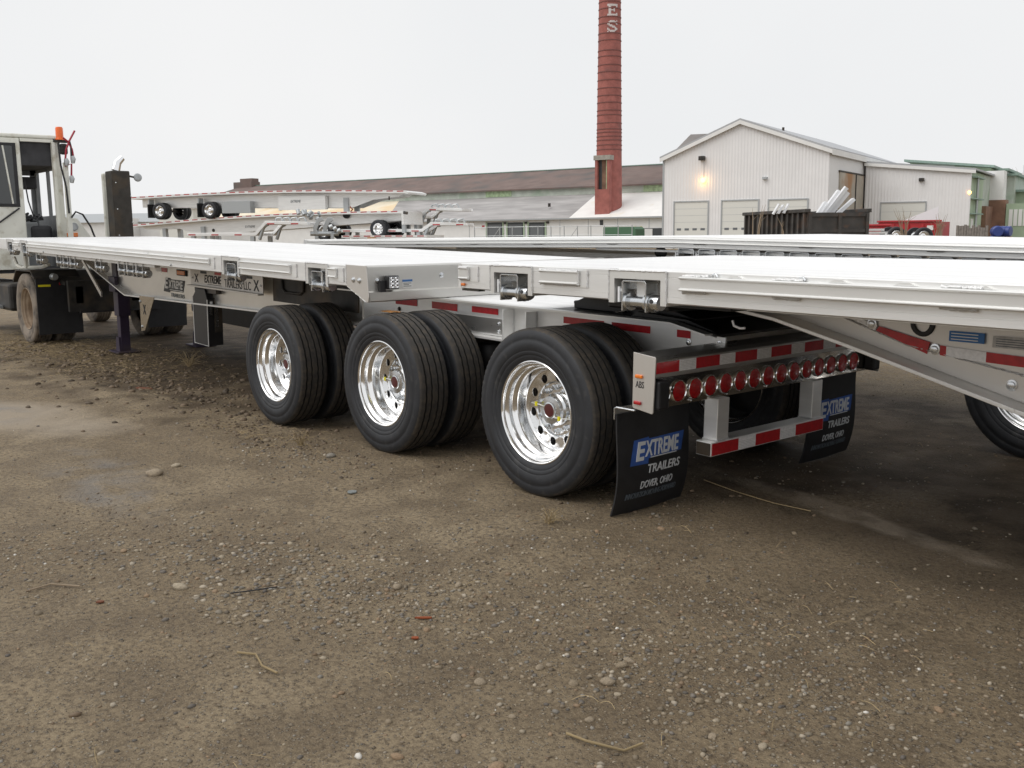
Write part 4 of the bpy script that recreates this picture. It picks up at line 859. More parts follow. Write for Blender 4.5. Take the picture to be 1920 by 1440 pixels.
# chassis, wheels, fenders, flaps
for yy in (.55, 1.35): bx('frame_rail', 'dark_steel', T, -2.2, 2.9, yy, yy+.1, .62, .86)
bx('rear_cross_member', 'dark_steel', T, 2.82, 2.9, .45, 1.6, .5, .95); bx('tail_board', 'cab_dark', T, 2.5, 2.56, .7, 1.9, .45, .85)
MB().lathe([(.06, 0), (.055, -.02), (0, -.025)], 16).build('tail_lamp', 'lens_red', T, smooth=40, loc=(2.56, 1.15, .62)).rotation_euler.z = math.pi/2
fwp = MB().prism([(1.2, 1.0), (1.35, 1.08), (2.2, 1.08), (2.75, .92), (2.75, .88), (1.2, .94)], .45, 1.6, 'y').build('fifth_wheel', 'dark_steel', T)
OLD = TYRE.copy(); OLD.materials.clear(); OLD.materials.append(MT['tyre_old']); OLD.materials.append(MT['tyre']); OLD.materials.append(MT['tyre_groove']); ORIM = RIM.copy(); ORIM.materials.clear(); ORIM.materials.append(MT['rim_dirty']); OHUB = HUB.copy(); OHUB.materials.clear(); OHUB.materials.append(MT['rim_dirty'])
def old_wheel(x, y, z, flip, dual=True):
    e = empty('wheel', (x, y, z), math.pi if flip else 0, parent=T)
    for d in ((0, .335) if dual else (0,)): link('tyre', OLD, e, loc=(0, d, 0)).scale = (1.04, 1, 1.04)
    link('rim', ORIM, e); link('hub', OHUB, e); link('brake_drum', HUBINT, e)
XW = 1.93
old_wheel(XW, .10, .52, False); old_wheel(XW, 2.4, .52, True); old_wheel(-1.35, .12, .52, False, False); old_wheel(-1.35, 2.35, .52, True, False)
MB().tube([(XW, .3, .52), (XW, 2.2, .52)], .1, 12).build('axle', 'dark_steel', T, smooth=50)
for yy in (.12, 1.72):
    fl_ = bx('mud_flap', 'rubber', T, XW+.56, XW+.575, yy, yy+.62, .16, .98); fl_['label'] = 'dull black tractor mud flap behind rear tyre'
    if yy < 1: bx('decal', 'yellow', fl_, XW+.576, XW+.579, yy+.03, yy+.2, .86, .89); bx('decal', 'tape_red', fl_, XW+.576, XW+.579, yy+.32, yy+.55, .88, .92)
    MB().prism([(XW-.55, .9), (XW-.35, 1.08), (XW+.4, 1.08), (XW+.58, .98), (XW+.58, 1.0), (XW+.4, 1.1), (XW-.36, 1.1), (XW-.57, .92)], yy-.02, yy+.62, 'y').build('fender', 'dark_steel', T)
for P in ([(1.55, .1, 1.28), (1.62, .12, 1.16), (1.75, .15, 1.12)], [(1.75, .15, 1.12), (2.0, .2, 1.13), (2.25, .3, 1.14), (2.4, .35, 1.18)], [(1.95, .16, 1.13), (1.95, .16, 1.35)]): MB().tube(P, .03, 6).build('flap_bracket', 'cab_white', T)
MB().lathe([(0, 0), (.05, 0), (.05, -.10), (.04, -.12), (0, -.12)], 14).build('tail_lamp', 'galv', T, smooth=40, loc=(XW+.58, .36, 1.0)).rotation_euler.z = math.pi/2
bx('fuel_tank', 'dark_steel', T, -.6, .9, .15, .55, .42, .86, bevel=.05); bx('step', 'galv', T, -.3, .5, .05, .14, .45, .50)
# ------------------------------------------------------------------ far trailers, stacked in the yard
LT = MB().lathe([(.30, .03), (.36, .005), (.43, .0), (.48, .02), (.50, .05), (.50, .23), (.48, .26), (.3, .25)], 28).mesh('tyre', 'tyre', 40)
LR = MB().lathe([(.31, .03), (.30, .025), (.28, .06), (.25, .10), (.24, .16), (.15, .18), (.14, .12), (.08, .10), (.06, .05), (0, .05)], 28).mesh('rim', 'wheel_alu', 40)
HOLE = MB().disc(.026, 0, 10).mesh('hand_hole', 'black_print')
def lwheel(parent, x, y, z, w=2.5):
    for yy, fl_ in ((y, False), (y+w, True)):
        e = empty('wheel', (x, yy, z), math.pi if fl_ else 0, parent=parent)
        link('tyre', LT, e); t = link('tyre', LT, e); t.location.y = .32; link('rim', LR, e)
        if not fl_:
            for k in range(8): a = k*.785; link('hand_hole', HOLE, e, loc=(.2*math.cos(a), .165, .2*math.sin(a)))
    MB().tube([(x, y+.2, z), (x, y+w-.2, z)], .06, 8).build('axle', 'dark_steel', parent)
class Fr:                                                                    # a frame along a line between two far points
    def __init__(s, name, p0, p1, label, cat, group=None, zbase=None):
        s.p0, s.p1 = Vector(p0), Vector(p1); d = s.p1-s.p0; s.L = d.length; s.rz = math.atan2(d.y, d.x); s.ry = -math.atan2(d.z, math.hypot(d.x, d.y))
        s.o = empty(name, s.p0, s.rz, s.ry); tag(s.o, label, cat, group); s.inv = (Matrix.Translation(s.p0) @ s.o.rotation_euler.to_matrix().to_4x4()).inverted()
    def at(s, px, py, v=0.):                                                 # local (x, z) of a pixel on the plane local y = v
        a = s.inv @ CO; d = s.inv.to_3x3() @ ray(px, py); t = (v-a.y)/d.y; q = a+d*t; return q.x, q.z
def arch(x, L, a): return a*math.sin(math.pi*min(1, max(0, x/L)))
def red_dashes(f, x0, x1, z0, z1, step=.30, l=.17, y=-.003, a=0):
    x = x0; me = MB().box(0, l, y-.004, y, z0, z1).mesh('reflective_tape', 'tape_red')
    while x < x1-l: link('reflective_tape', me, f.o, loc=(x, 0, arch(x+l/2, f.L, a))); x += step
def far_deck(f, L, w=2.5, th=.14, a=0.):
    xs = np.linspace(0, L, 13); top = [(x, arch(x, L, a)) for x in xs]
    d = MB().prism(top+[(x, z-th) for x, z in reversed(top)], 0, w, 'y').build('deck', 'alu', f.o); red_dashes(f, .1, L, -.065, -.015, .62, .38, a=a); return d
def props(f, xs, ztop, ys=(.45, 1.85), w=.12, nm='prop', m='galv'):             # stands that carry a stacked load down to the yard
    M = f.inv.inverted()
    for x in xs:
        zg = (M @ Vector((x, 1, 0))).z
        for yy in ys: bx(nm, m, f.o, x-w, x+w, yy, yy+2*w, -zg-.02, ztop)
# T1: topmost
f = Fr('stacked_trailer', wp(243, 369.5, 59.5), wp(757, 357, 54), 'uppermost aluminium flatbed trailer of the stack, two axles showing at one end', 'trailer', 'stacked trailers')
far_deck(f, f.L, a=.17)
MB().prism([(f.L, 0), (f.L+.3, -.10), (f.L+.25, -.2), (f.L, -.14)], 0, 2.5, 'y').build('nose_rail', 'alu', f.o)
def fx(px, py=385): return f.at(px, py)[0]
for yy in (.6, 1.9):
    MB().prism([(fx(255), -.141), (fx(255), -.62), (fx(640), -.85), (fx(652), -.85), (fx(690), -.45), (f.L-.6, -.30), (f.L-.2, -.10), (f.L/2, .04)], yy, yy+.05, 'y').build('main_beam', 'alu', f.o)
bx('tool_box', 'galv', f.o, fx(414), fx(467), .1, .6, -1.05, -.38); bx('belly_box', 'alu', f.o, fx(519), fx(606), .25, .55, -.92, -.16)
text('EXTREME', 'grey_print', f.o, (fx(541), .24, -.52), fx(560)-fx(541), .14, shear=.2)
bx('brace', 'alu', f.o, fx(518)-.05, fx(518)+.05, .3, .5, -.95, -.15)
for px in (298, 391):
    lwheel(f.o, fx(px), -.02, -.86); bx('mud_flap', 'rubber', f.o, fx(px-22), fx(px-22)+.06, .0, .6, -1.25, -.45); bx('flap_bracket', 'galv', f.o, fx(px-21), fx(px-19), .05, .5, -.45, -.16)
for yy in (.5, 1.8): bx('landing_leg', 'galv', f.o, fx(636), fx(645), yy, yy+.18, -1.15, -.3); 
MB().tube([(fx(640), .5, -1.25), (fx(640), .75, -1.25)], .2, 12).build('leg_roller', 'rubber', f.o, smooth=50)
MB().tube([(fx(650), .4, -.8), (fx(655), .38, -.95), (fx(650), .4, -1.1)], .04, 6).build('hose_loop', 'bark', f.o)
bx('tie_down', 'dark_steel', f.o, fx(728), fx(730), .05, .1, -.5, -.3)
# T2: below, carried nose low
f = Fr('stacked_trailer', wp(246, 421.5, 60), wp(752, 395, 54), 'aluminium flatbed trailer in the middle of the stack, carrying the top one on its deck', 'trailer', 'stacked trailers')
far_deck(f, f.L, a=.19)
for yy in (.6, 1.9): MB().prism([(.3, -.10), (.5, -.3), (fx(325, 425), -.36), (fx(365, 425), -.85), (fx(440, 425), -.75), (f.L-1.6, -.55), (f.L-.2, -.5), (f.L-.2, -.10), (f.L/2, .06)], yy, yy+.05, 'y').build('main_beam', 'alu', f.o)
MB().lathe([(.1, 0), (.09, -.02), (0, -.02)], 14).build('side_marker', 'dark_steel', f.o, loc=(fx(388, 424), .59, -.55)); text('EXTREME', 'grey_print', f.o, (fx(448, 420), .59, -.5), fx(467, 420)-fx(448, 420), .13, shear=.2)
for px in (605, 708): lwheel(f.o, fx(px, 420), -.02, -.92)
props(f, (2.0, fx(370, 425)), -.30); bx('rear_sill', 'alu', f.o, f.L, f.L+.12, 0, 2.5, -.75, .0); bx('bumper_post', 'galv', f.o, f.L-.15, f.L+.02, .3, .5, -1.2, -.141); bx('bumper_post', 'galv', f.o, f.L-.15, f.L+.02, 1.9, 2.1, -1.2, -.141)
MB().tube([(f.L+.13, .05, -.1), (f.L+.35, .05, -.15)], .08, 8).build('lamp', 'dark_steel', f.o)
# low flat trailer beneath with orange lamp box
f = Fr('stacked_trailer', wp(640, 441.5, 53.5), wp(800, 441, 52), 'lowest aluminium deck of the stack under the single wheel', 'trailer', 'stacked trailers')
far_deck(f, f.L); bx('main_beam', 'alu', f.o, .3, f.L, .6, .65, -.7, -.141); props(f, (.6, f.L*.5, f.L-.5), -.141)
bx('lamp_box', 'orange_pallet', f.o, fx(690, 446), fx(705, 446), -.1, .1, -.42, -.10)
# gooseneck trailers
def goose(pts, D0, D1, label, zoff=.16):
    f = Fr('gooseneck_trailer', wp(*pts[0], D0), wp(pts[-1][0], pts[0][1], D1), label, 'trailer', 'gooseneck trailers')
    L = [f.at(*q) for q in pts]; poly = L+[(x+(.05 if i else 0), z-zoff) for i, (x, z) in reversed(list(enumerate(L)))]
    for yy in (0, 1.9): MB().prism(poly, yy, yy+.35, 'y').build('neck_beam', 'alu', f.o, bevel=.01)
    for (xa, za), (xb_, zb_) in zip(L, L[1:]):
        if abs(zb_-za) < .3: MB().box(xa, xb_, .351, 1.899, min(za, zb_)-zoff+.02, min(za, zb_)-.01).build('neck_deck', 'alu_deck', f.o)
    k = len(L)-2
    for i, (xa, za) in enumerate(L[:-1]):
        xb_, zb_ = L[i+1]
        if zb_-za > .3:                                                     # curved struts behind the rise
            for yy in (.02, 1.95): MB().tube([(xb_+.1, yy+.1, zb_-zoff), (xb_-.15, yy+.1, (za+zb_)/2), (xb_-.4, yy+.1, za-zoff-.2)], .09, 8).build('neck_strut', 'galv', f.o, smooth=50)
        else:
            n_ = int((xb_-xa)/.65)
            for q in range(n_):
                if q % 2 == 0: bx('reflective_tape', 'tape_red', f.o, xa+.1+q*.65, xa+.5+q*.65, -.005, -.001, min(za, zb_)-.12, min(za, zb_)-.06)
    props(f, (L[0][0]+.3, L[1][0]-.2), min(L[0][1], L[1][1])-zoff, ys=(.05, 1.95), w=.1)
    xe, ze = L[-1]
    for q in range(4): MB().tube([(xe-.1-q*.42, .15, ze+.02), (xe-.2-q*.42, .15, ze+.22), (xe-.45-q*.42, .15, ze+.18), (xe-.5-q*.42, .15, ze+.02)], .05, 6).build('tie_ring', 'galv', f.o, smooth=50)
    return f
goose([(350, 437), (478, 436), (497, 414), (575, 416)], 51, 49.5, 'low white gooseneck trailer rising to a neck below the middle stacked trailer')
goose([(755, 404), (786, 404), (802, 389), (862, 390)], 57, 56, 'upper gooseneck trailer end poking out past the stack')
goose([(640, 430), (790, 429), (808, 416), (874, 418)], 55, 54, 'lower gooseneck trailer end beneath the upper gooseneck')
# folded ramps / hydraulic arms
f = Fr('loading_ramp', wp(585, 440, 50), wp(625, 440, 50), 'pair of folded grey steel loading ramp arms before the stack', 'ramp')
for dx in (0, .45): MB().prism([(.1+dx, 0), (.05+dx, .35), (.3+dx, .85), (.55+dx, .85), (.6+dx, .7), (.4+dx, .6), (.25+dx, .25), (.35+dx, 0)], dx*.5, dx*.5+.12, 'y').build('ramp_arm', 'galv', f.o, bevel=.02)
MB().tube([(-.1, .1, .05), (1.3, .3, .05)], .12, 10).build('pivot_shaft', 'galv', f.o, smooth=50); props(f, (.2, 1.0), .03, ys=(.1,), w=.08)
for k in range(3): MB().tube([(.9+k*.2, .05, .35-.1*k), (1.05+k*.2, .05, .42-.1*k)], .14, 12).build('pivot_boss', 'galv', f.o, smooth=50)
f = Fr('winch_bundle', wp(560, 404, 52), wp(605, 404, 52), 'tangle of bright steel winches and chains on the stack', 'winches')
for k in range(12): c = Vector((random.uniform(0, 1.2), random.uniform(0, .4), random.uniform(-.3, .2))); MB().tube([c, c+Vector((random.uniform(-.2, .2), .1, random.uniform(-.25, .25)))], random.uniform(.06, .12), 8).build('winch_drum', 'galv', f.o, smooth=50)
# ------------------------------------------------------------------ buildings
def frame_of(name, a, b, label, cat='building'):
    a = Vector((a.x, a.y, 0)); b = Vector((b.x, b.y, 0)); return Fr(name, a, b, label, cat)
# long mill building (frame runs from far left end to near right end; +y is away)
f = frame_of('mill_building', wp(452, 440, 156), wp(1262, 437, 114.2), 'long low mill building with brown upper roof and grey lean-to roof')
f1 = f; L = f.L
def U(px, py=420, v=0.): return f1.at(px, py, v)[0]
Vc, Vr = 8.0, 19.0; he = 3.42; hc0, hc1, hr = 6.62, 7.62, 10.75
bx('wall', 'wall_white', f.o, -20, L, 0, .3, 0, he)
bx('wall', 'wall_band', f.o, -30, L, Vc, Vc+.3, hc0-1.2, hc1); 
def roof(nm, m, x0, x1, ya, za, yb, zb, th=.18): return MB().prism([(ya, za), (yb, zb), (yb, zb-th), (ya, za-th)], x0, x1, 'x').build(nm, m, f1.o)
xw0 = U(1094, 388, 4.); xc = U(736, 385, 4.)
def skew_roof(nm, m, xa0, xa1, xb0, xb1):                                    # lean-to roof piece, eave xa, top xb
    ya, za, yb, zb = -.45, he+.02, Vc, hc0
    MB().add([(xa0, ya, za), (xa1, ya, za), (xb1, yb, zb), (xb0, yb, zb), (xa0, ya, za-.15), (xa1, ya, za-.15), (xb1, yb, zb-.15), (xb0, yb, zb-.15)], [(0, 1, 2, 3), (7, 6, 5, 4), (0, 4, 5, 1), (1, 5, 6, 2), (2, 6, 7, 3), (3, 7, 4, 0)]).build(nm, m, f1.o)
e0, t0 = f1.at(1066, 409, -.45)[0], f1.at(1118, 365, Vc)[0]; e1, t1 = f1.at(722, 416, -.45)[0], f1.at(748, 379, Vc)[0]
skew_roof('lean_to_roof', 'roof_grey', e1+.01, e0-.01, t1+.01, t0-.01); skew_roof('white_roof', 'roof_white', e0+.01, L, t0+.01, L); skew_roof('cream_roof', 'roof_cream', -20, e1-.01, -30, t1-.01)
XB = f1.at(452, 354, Vr)[0]; roof('brown_roof', 'roof_brown', XB, L, Vc-.5, hc1+.02, Vr, hr); MB().prism([(Vr, hr), (Vr+12, hc1), (Vr+12, hc1-.2), (Vr, hr-.2)], XB, L, 'x').build('brown_roof', 'roof_brown', f.o)
bx('ridge_cap', 'green_trim', f.o, XB, L, Vr-.2, Vr+.2, hr+.003, hr+.12)
bx('gutter', 'galv', f.o, -6, L, -.6, -.46, he-.12, he+.06)
mo = bx('roof_monitor', 'roof_brown', f.o, U(446, 352, Vr), U(480, 352, Vr), Vr-1, Vr+1, hr-.6, hr+.75); bx('roof_vent', 'roof_brown', mo, U(457, 352, Vr), U(479, 350, Vr), Vr-.8, Vr+.8, hr+.751, hr+1.35)
for a, b in ((911, 959), (1207, 1243), (672, 712)): bx('glazing_band', 'green_glaze', f.o, U(a, 355, Vc), U(b, 355, Vc), Vc-.06, Vc-.003, hc0+.08, hc1-.08)
for a, b in ((914.5, 942), (952.5, 981), (992.5, 1021.5)):
    d = bx('dock_door', 'door_dark', f.o, U(a, 428), U(b, 428), -.04, -.003, .9, f.at((a+b)/2, 417)[1])
    for xx in (U(a, 428)-.25, U(b, 428)+.05): bx('jamb', 'green_wall', d, xx, xx+.2, -.10, -.003, .2, f.at((a+b)/2, 416)[1])
    bx('door_panel', 'pane_grey', d, U(a, 428)+.15, U(b, 428)-.15, -.06, -.041, 1.0, f.at((a+b)/2, 421)[1]); bx('wall_lamp', 'dark_steel', d, U(b+4, 415), U(b+8, 415), -.25, -.003, he-.55, he-.3)
s = bx('sign', 'sign_white', f.o, U(902, 422), U(911, 422), -.05, -.003, 2.3, 2.95); bx('print_line', 'tape_red', s, U(904, 422), U(909, 422), -.056, -.051, 2.5, 2.75)
for px in (880, 1050, 1103, 1158, 1217): bx('wall_seam', 'galv', f.o, U(px, 425)-.04, U(px, 425)+.04, -.02, -.003, 0, he-.13)
od = bx('loading_bay', 'door_dark', f.o, U(1171, 435), U(1243, 435), -.06, -.003, 0, f.at(1200, 428)[1]); bx('sign', 'sign_white', od, U(1208, 435), U(1224, 435), -.12, -.07, f.at(1215, 440)[1]-.3, f.at(1215, 429)[1])
bx('hatch', 'door_dark', f.o, U(1125, 420), U(1131, 420), -.05, -.003, f.at(1128, 422)[1], f.at(1128, 412.5)[1])
MB().tube([(U(1030, 395, 3), 3, 5.0), (U(1030, 395, 3), 3, 5.45)], .18, 10).build('roof_vent', 'dark_steel', f.o)
for px in (1191, 1202): 
    q = wp(px, 437, 112); b_ = MB().tube([(0, 0, 0), (0, 0, 2.3)], .12, 10).build('bollard', 'yellow', smooth=50); b_.location = (q.x, q.y, 0); tag(b_, 'yellow steel bollard before the dark loading bay', 'bollard', 'loading bay bollards')
q = wp(1161, 438, 108); gk = MB().prism([(-2, 0), (2, 0), (2, 2), (1.7, 2.25), (-2, 2.25)], 0, 2.2, 'y').build('green_skip', 'green_skip', bevel=.05); gk.location = (q.x, q.y, 0); gk.rotation_euler.z = f.rz; tag(gk, 'small dull green waste container below the chimney', 'container')
# chain link fence
f = frame_of('wire_fence', wp(890, 440, 104), wp(1185, 438, 98), 'galvanised wire fence with thin rails before the mill', 'fence')
for k in range(13): MB().tube([(f.L*k/12, 0, 0), (f.L*k/12, 0, 2.35)], .05, 6).build('post', 'galv', f.o)
for z in (1.4, 2.3): MB().tube([(0, 0, z), (f.L, 0, z)], .035, 6).build('rail', 'galv', f.o)
for k in (1, 7): MB().tube([(f.L*k/12, 0, .3), (f.L*(k+1)/12, 0, 2.2)], .03, 6).build('brace', 'galv', f.o)
# chimney
DC = 122.; cb = wp(1141.5, 405, DC); ch = empty('chimney', (cb.x, cb.y, 0)); tag(ch, 'tall round red brick factory chimney with white letters', 'chimney')
zp = lambda py: wp(1141.5, py, DC).z
rb = 49.5/2*DC/FPX*.99; r0_ = 39.5/2*DC/FPX*.99
H0 = zp(0); rat = lambda z: rb+(r0_-rb)*(z-3)/(H0-3)
HT = H0*1.45
MB().lathe([(rat(3), 0), (rat(3), 3)]+[(rat(z), z) for z in np.linspace(4, HT, 12)]+[(rat(HT)-.35, HT), (rat(HT)-.35, HT-3)], 48).build('shaft', 'brick_red', ch, smooth=40).rotation_euler.x = math.pi/2
for v in ch.children: 
    for q in v.data.vertices: q.co.z = -q.co.z
    v.data.flip_normals()
for py in (6, 19, 34.5, 47, 65, 78, 97, 108, 124, 137, 152, 167, 181, 194, 208.5, 217, 232, 243.5, 249.5, 257, 264, 273, 281.5):
    z = zp(py); MB().lathe([(rat(z)-.02, -.055), (rat(z)+.05, -.05), (rat(z)+.05, .05), (rat(z)-.02, .055)], 40).build('band', 'brick_band', ch, smooth=40, loc=(0, 0, z)).rotation_euler.x = math.pi/2
fa = math.atan2(-cb.y, -cb.x)                                                # facing the yard
def glyph(rows, pxc, pyt, pyb, pw):
    n = len(rows); zn = lambda py: wp(1141.5, py, DC-1.3).z; z1, z0 = zn(pyt), zn(pyb); ch_ = (z1-z0)/n; m_ = len(rows[0]); cw_ = pw*DC/FPX/m_; mb = MB()
    off = (pxc-1141.5)*DC/FPX
    for i, r in enumerate(rows):
        for j, c_ in enumerate(r):
            if c_ != '#': continue
            z = z1-(i+.5)*ch_; R_ = rat(z)+.03; s_ = off+(j-m_/2+.5)*cw_; a = fa+math.asin(max(-.98, min(.98, s_/R_))); da = cw_*.48/R_/max(.3, math.cos(a-fa))
            for rr_ in (0,): 
                vs = []
                for aa, zz, R2 in ((a-da, z-ch_*.5, R_-.08), (a+da, z-ch_*.5, R_-.08), (a+da, z+ch_*.5, R_-.08), (a-da, z+ch_*.5, R_-.08), (a-da, z-ch_*.5, R_), (a+da, z-ch_*.5, R_), (a+da, z+ch_*.5, R_), (a-da, z+ch_*.5, R_)): vs.append((R2*math.cos(aa), R2*math.sin(aa), zz))
                mb.add(vs, [(3, 2, 1, 0), (4, 5, 6, 7), (0, 1, 5, 4), (1, 2, 6, 5), (2, 3, 7, 6), (3, 0, 4, 7)])
    mb.build('lettering', 'letter_white', ch)
glyph(['########', '########', '.##....#', '.##.....', '.##..#..', '.#####..', '.##..#..', '.##.....', '.##....#', '########', '########'], 1146, 7, 30, 18)
glyph(['..####.#', '.######.', '##....##', '##.....#', '.###....', '..####..', '....###.', '#.....##', '##....##', '.######.', '#.####..'], 1146, 38, 60, 18)
# breeching box on the near side
cr = MB(); zl0, zl1 = zp(400), zp(297); ang = fa-.42
box = empty('flue_box', (0, 0, 0), ang, parent=ch); R_ = rat(10)
w2 = .95
MB().box(R_-1.3, R_+.5, -w2, w2, 3.0, zp(356)).box(R_-1.3, R_+.5, -w2, -w2+.33, zp(356), zl1-.3).box(R_-1.3, R_+.5, w2-.33, w2, zp(356), zl1-.3).build('flue_wall', 'brick_red', box)
bx('lintel', 'concrete', box, R_-1.3, R_+.6, -w2-.15, w2+.15, zl1-.3, zl1+.25); bx('flue_back', 'door_dark', box, R_-.2, R_+.02, -w2+.34, w2-.34, zp(355.5), zl1-.305)
bx('infill', 'brick_old', box, R_+.021, R_+.08, -.2, w2-.44, zp(355.5), zl1-.31); bx('jamb_plate', 'green_glaze', box, R_+.03, R_+.49, w2-.42, w2-.335, zp(355.5), zl1-.31)
# white gabled shed
cR = Vector((.545*_R.x+.839*_F.x, .545*_R.y+.839*_F.y)); cD = Vector((.839*_R.x-.545*_F.x, .839*_R.y-.545*_F.y))
a = wp(1244, 437, 97); b = Vector((a.x+cD.x*15.8, a.y+cD.y*15.8, 0))
f = frame_of('white_shed', a, b, 'large white metal shed with gabled front and three roll-up doors'); L = f.L; GL = 31.
apx, apz = f.at(1390, 228); hL = f.at(1246, 295)[1]; hR = f.at(1544, 281)[1]
MB().prism([(0, 0), (L, 0), (L, hR), (apx, apz), (0, hL)], 0, .3, 'y').build('gable_wall', 'siding_white', f.o)
sw = MB().box(L-.3, L-.002, .301, GL, 0, hR-.02).build('side_wall', 'siding_side', f.o); MB().box(.002, .3, .301, GL, 0, hL-.02).build('side_wall', 'siding_side', f.o)
for (xa, za), (xb_, zb_) in (((-.35, hL-.12), (apx, apz+.12)), ((apx, apz+.12), (L+.35, hR-.02))):
    MB().prism([(xa, za), (xb_, zb_), (xb_, zb_+.16), (xa, za+.16)], -.35, GL, 'y').build('roof', 'roof_metal', f.o)
    MB().prism([(xa, za-.35), (xb_, zb_-.35), (xb_, zb_-.003), (xa, za-.003)], -.36, -.30, 'y').build('fascia', 'wall_white', f.o)
bx('eave_fascia', 'wall_white', f.o, L+.30, L+.36, -.3, GL, hR-.45, hR+.05)
bx('corner_trim', 'galv', f.o, -.05, .0, -.05, .3, 0, hL); bx('downpipe', 'galv', f.o, -.16, -.06, -.04, .06, 0, hL-.2)
MB().tube([(f.at(1430, 232)[0], 6, apz-1), (f.at(1430, 232)[0], 6, apz-.15)], .12, 8).build('roof_vent', 'dark_steel', f.o)
for pa, pb, pt in ((1265, 1327, 379), (1354, 1421, 376.5), (1441.5, 1513, 375)):
    x0, x1 = f.at(pa, 400)[0], f.at(pb, 400)[0]; zt = f.at((pa+pb)/2, pt)[1]
    d = bx('roll_up_door', 'door_cream', f.o, x0, x1, -.02, -.002, 0, zt)
    for k in range(1, 7): bx('door_joint', 'galv', d, x0, x1, -.024, -.0205, zt*k/7-.012, zt*k/7+.012)
    MB().box(x0-.12, x0, -.08, -.002, 0, zt+.12).box(x1, x1+.12, -.08, -.002, 0, zt+.12).box(x0, x1, -.08, -.002, zt, zt+.12).build('door_frame', 'galv', d)
    for k in range(4): xc_ = x0+(x1-x0)*(.14+.24*k); bx('pane', 'pane_grey', d, xc_-.22, xc_+.22, -.035, -.021, f.at(1290, 432)[1], f.at(1290, 428)[1])
wl_ = bx('flood_lamp', 'dark_steel', f.o, f.at(1313, 297)[0], f.at(1323, 297)[0], -.5, -.05, f.at(1318, 301)[1], f.at(1318, 293)[1], bevel=.03)
bx('conduit', 'galv', f.o, f.at(1320, 320)[0]-.02, f.at(1320, 320)[0]+.02, -.04, -.002, f.at(1320, 335)[1], f.at(1320, 301)[1])
lx, lz = f.at(1319.5, 338); MB().lathe([(0, 0), (.22, 0), (.26, -.12), (.2, -.24), (0, -.28)], 16).build('lit_lamp', 'lamp_lit', f.o, smooth=50, loc=(lx, -.05, lz))
ld = bpy.data.lights.new('shed_lamp', 'POINT'); ld.energy = 22; ld.color = (1, .55, .2); ld.shadow_soft_size = .25; lo = bpy.data.objects.new('shed_lamp', ld); col.objects.link(lo); lo.parent = f.o; lo.location = (lx, -.75, lz-.25)
bx('wall_lamp', 'galv', f.o, f.at(1431, 335)[0], f.at(1439, 335)[0], -.3, -.002, f.at(1435, 336.5)[1], f.at(1435, 332)[1])
# side door of the shed, stained
sd0 = 3.6; bx('sliding_door', 'rust_door', f.o, L, L+.12, 3.4, 12.2, 0, 6.9); bx('door_rail', 'dark_steel', f.o, L, L+.16, 3.2, 12.4, 6.92, 7.05); bx('door_post', 'dark_steel', f.o, L+.121, L+.2, 9.0, 9.15, 0, 6.9)
# second roof behind the shed
MB().prism([f.at(1256, 292, 36), f.at(1295, 252, 36), f.at(1365, 249, 36), f.at(1420, 292, 36)], 36, 44, 'y').build('rear_roof', 'roof_grey', f.o); fs_ = f
# annex
ax0 = L+.15; f.o.update_tag()
def loc2w(fr, x, y): return fr.inv.inverted() @ Vector((x, y, 0))
a = loc2w(fs_, L+.25, 12.3); b = Vector((a.x+cD.x*9.6, a.y+cD.y*9.6, 0))
f = frame_of('shed_annex', a, b, 'lower white metal annex with sloping top and one wide door beside the gabled shed'); L2 = f.L
h0, h1 = f.at(1609, 306)[1], f.at(1800, 319)[1]
MB().prism([(0, 0), (L2, 0), (L2, h1), (0, h0)], 0, .3, 'y').build('front_wall', 'siding_white', f.o)
MB().prism([(-.1, h0), (L2+.4, h1-.05), (L2+.4, h1+.12), (-.1, h0+.16)], -.3, 26, 'y').build('roof', 'roof_metal', f.o); MB().prism([(-.1, h0-.3), (L2+.4, h1-.35), (L2+.4, h1-.055), (-.1, h0-.003)], -.32, -.26, 'y').build('fascia', 'wall_white', f.o)
bx('side_wall', 'green_wall', f.o, L2-.3, L2-.003, .301, 8, 0, h1-.1); bx('brick_pier', 'brick_old', f.o, L2-.002, L2+.4, 8.0, 13, 0, 3.9); bx('side_wall', 'wall_band', f.o, L2-.3, L2-.003, 8, 26, 3.9, h1-.1); bx('brick_wall', 'brick_old', f.o, L2-.3, L2, 13.01, 26, 0, 4.0)
x0, x1 = f.at(1652, 400)[0], f.at(1734.5, 400)[0]; zt = f.at(1690, 380.5)[1]
d = bx('roll_up_door', 'door_cream', f.o, x0, x1, -.03, -.002, 0, zt); MB().box(x0-.1, x0, -.09, -.002, 0, zt+.12).box(x1, x1+.1, -.09, -.002, 0, zt+.12).box(x0, x1, -.09, -.002, zt, zt+.12).build('door_frame', 'galv', d)
for k in range(1, 5): bx('door_joint', 'galv', d, x0, x1, -.034, -.0305, zt*k/5-.012, zt*k/5+.012)
bx('wall_lamp', 'dark_steel', f.o, f.at(1724, 337)[0], f.at(1733, 337)[0], -.35, -.002, f.at(1728, 340)[1], f.at(1728, 334)[1])
for k, z in enumerate((6.4, 4.4, 3.0)): bx('wall_ledge', 'green_trim', f.o, L2-.002, L2+.5, .4, 5.5, z, z+.12)
MB().tube([(L2+.25, 2.5, 0), (L2+.25, 2.5, 6.4)], .12, 8).build('downpipe', 'galv', f.o, smooth=50); bx('annex_door', 'wall_white', f.o, L2-.002, L2+.08, 1.0, 2.2, 0, 2.6)
_m = f.inv.inverted()
def px_of(q): d = q-CO; return 960+FPX*d.dot(RT)/d.dot(FW)
vv = min(np.linspace(.5, 20, 80), key=lambda v: abs(px_of(_m @ Vector((L2+.7, v, 4)))-1818)); q0 = _m @ Vector((L2+.7, vv, 4))
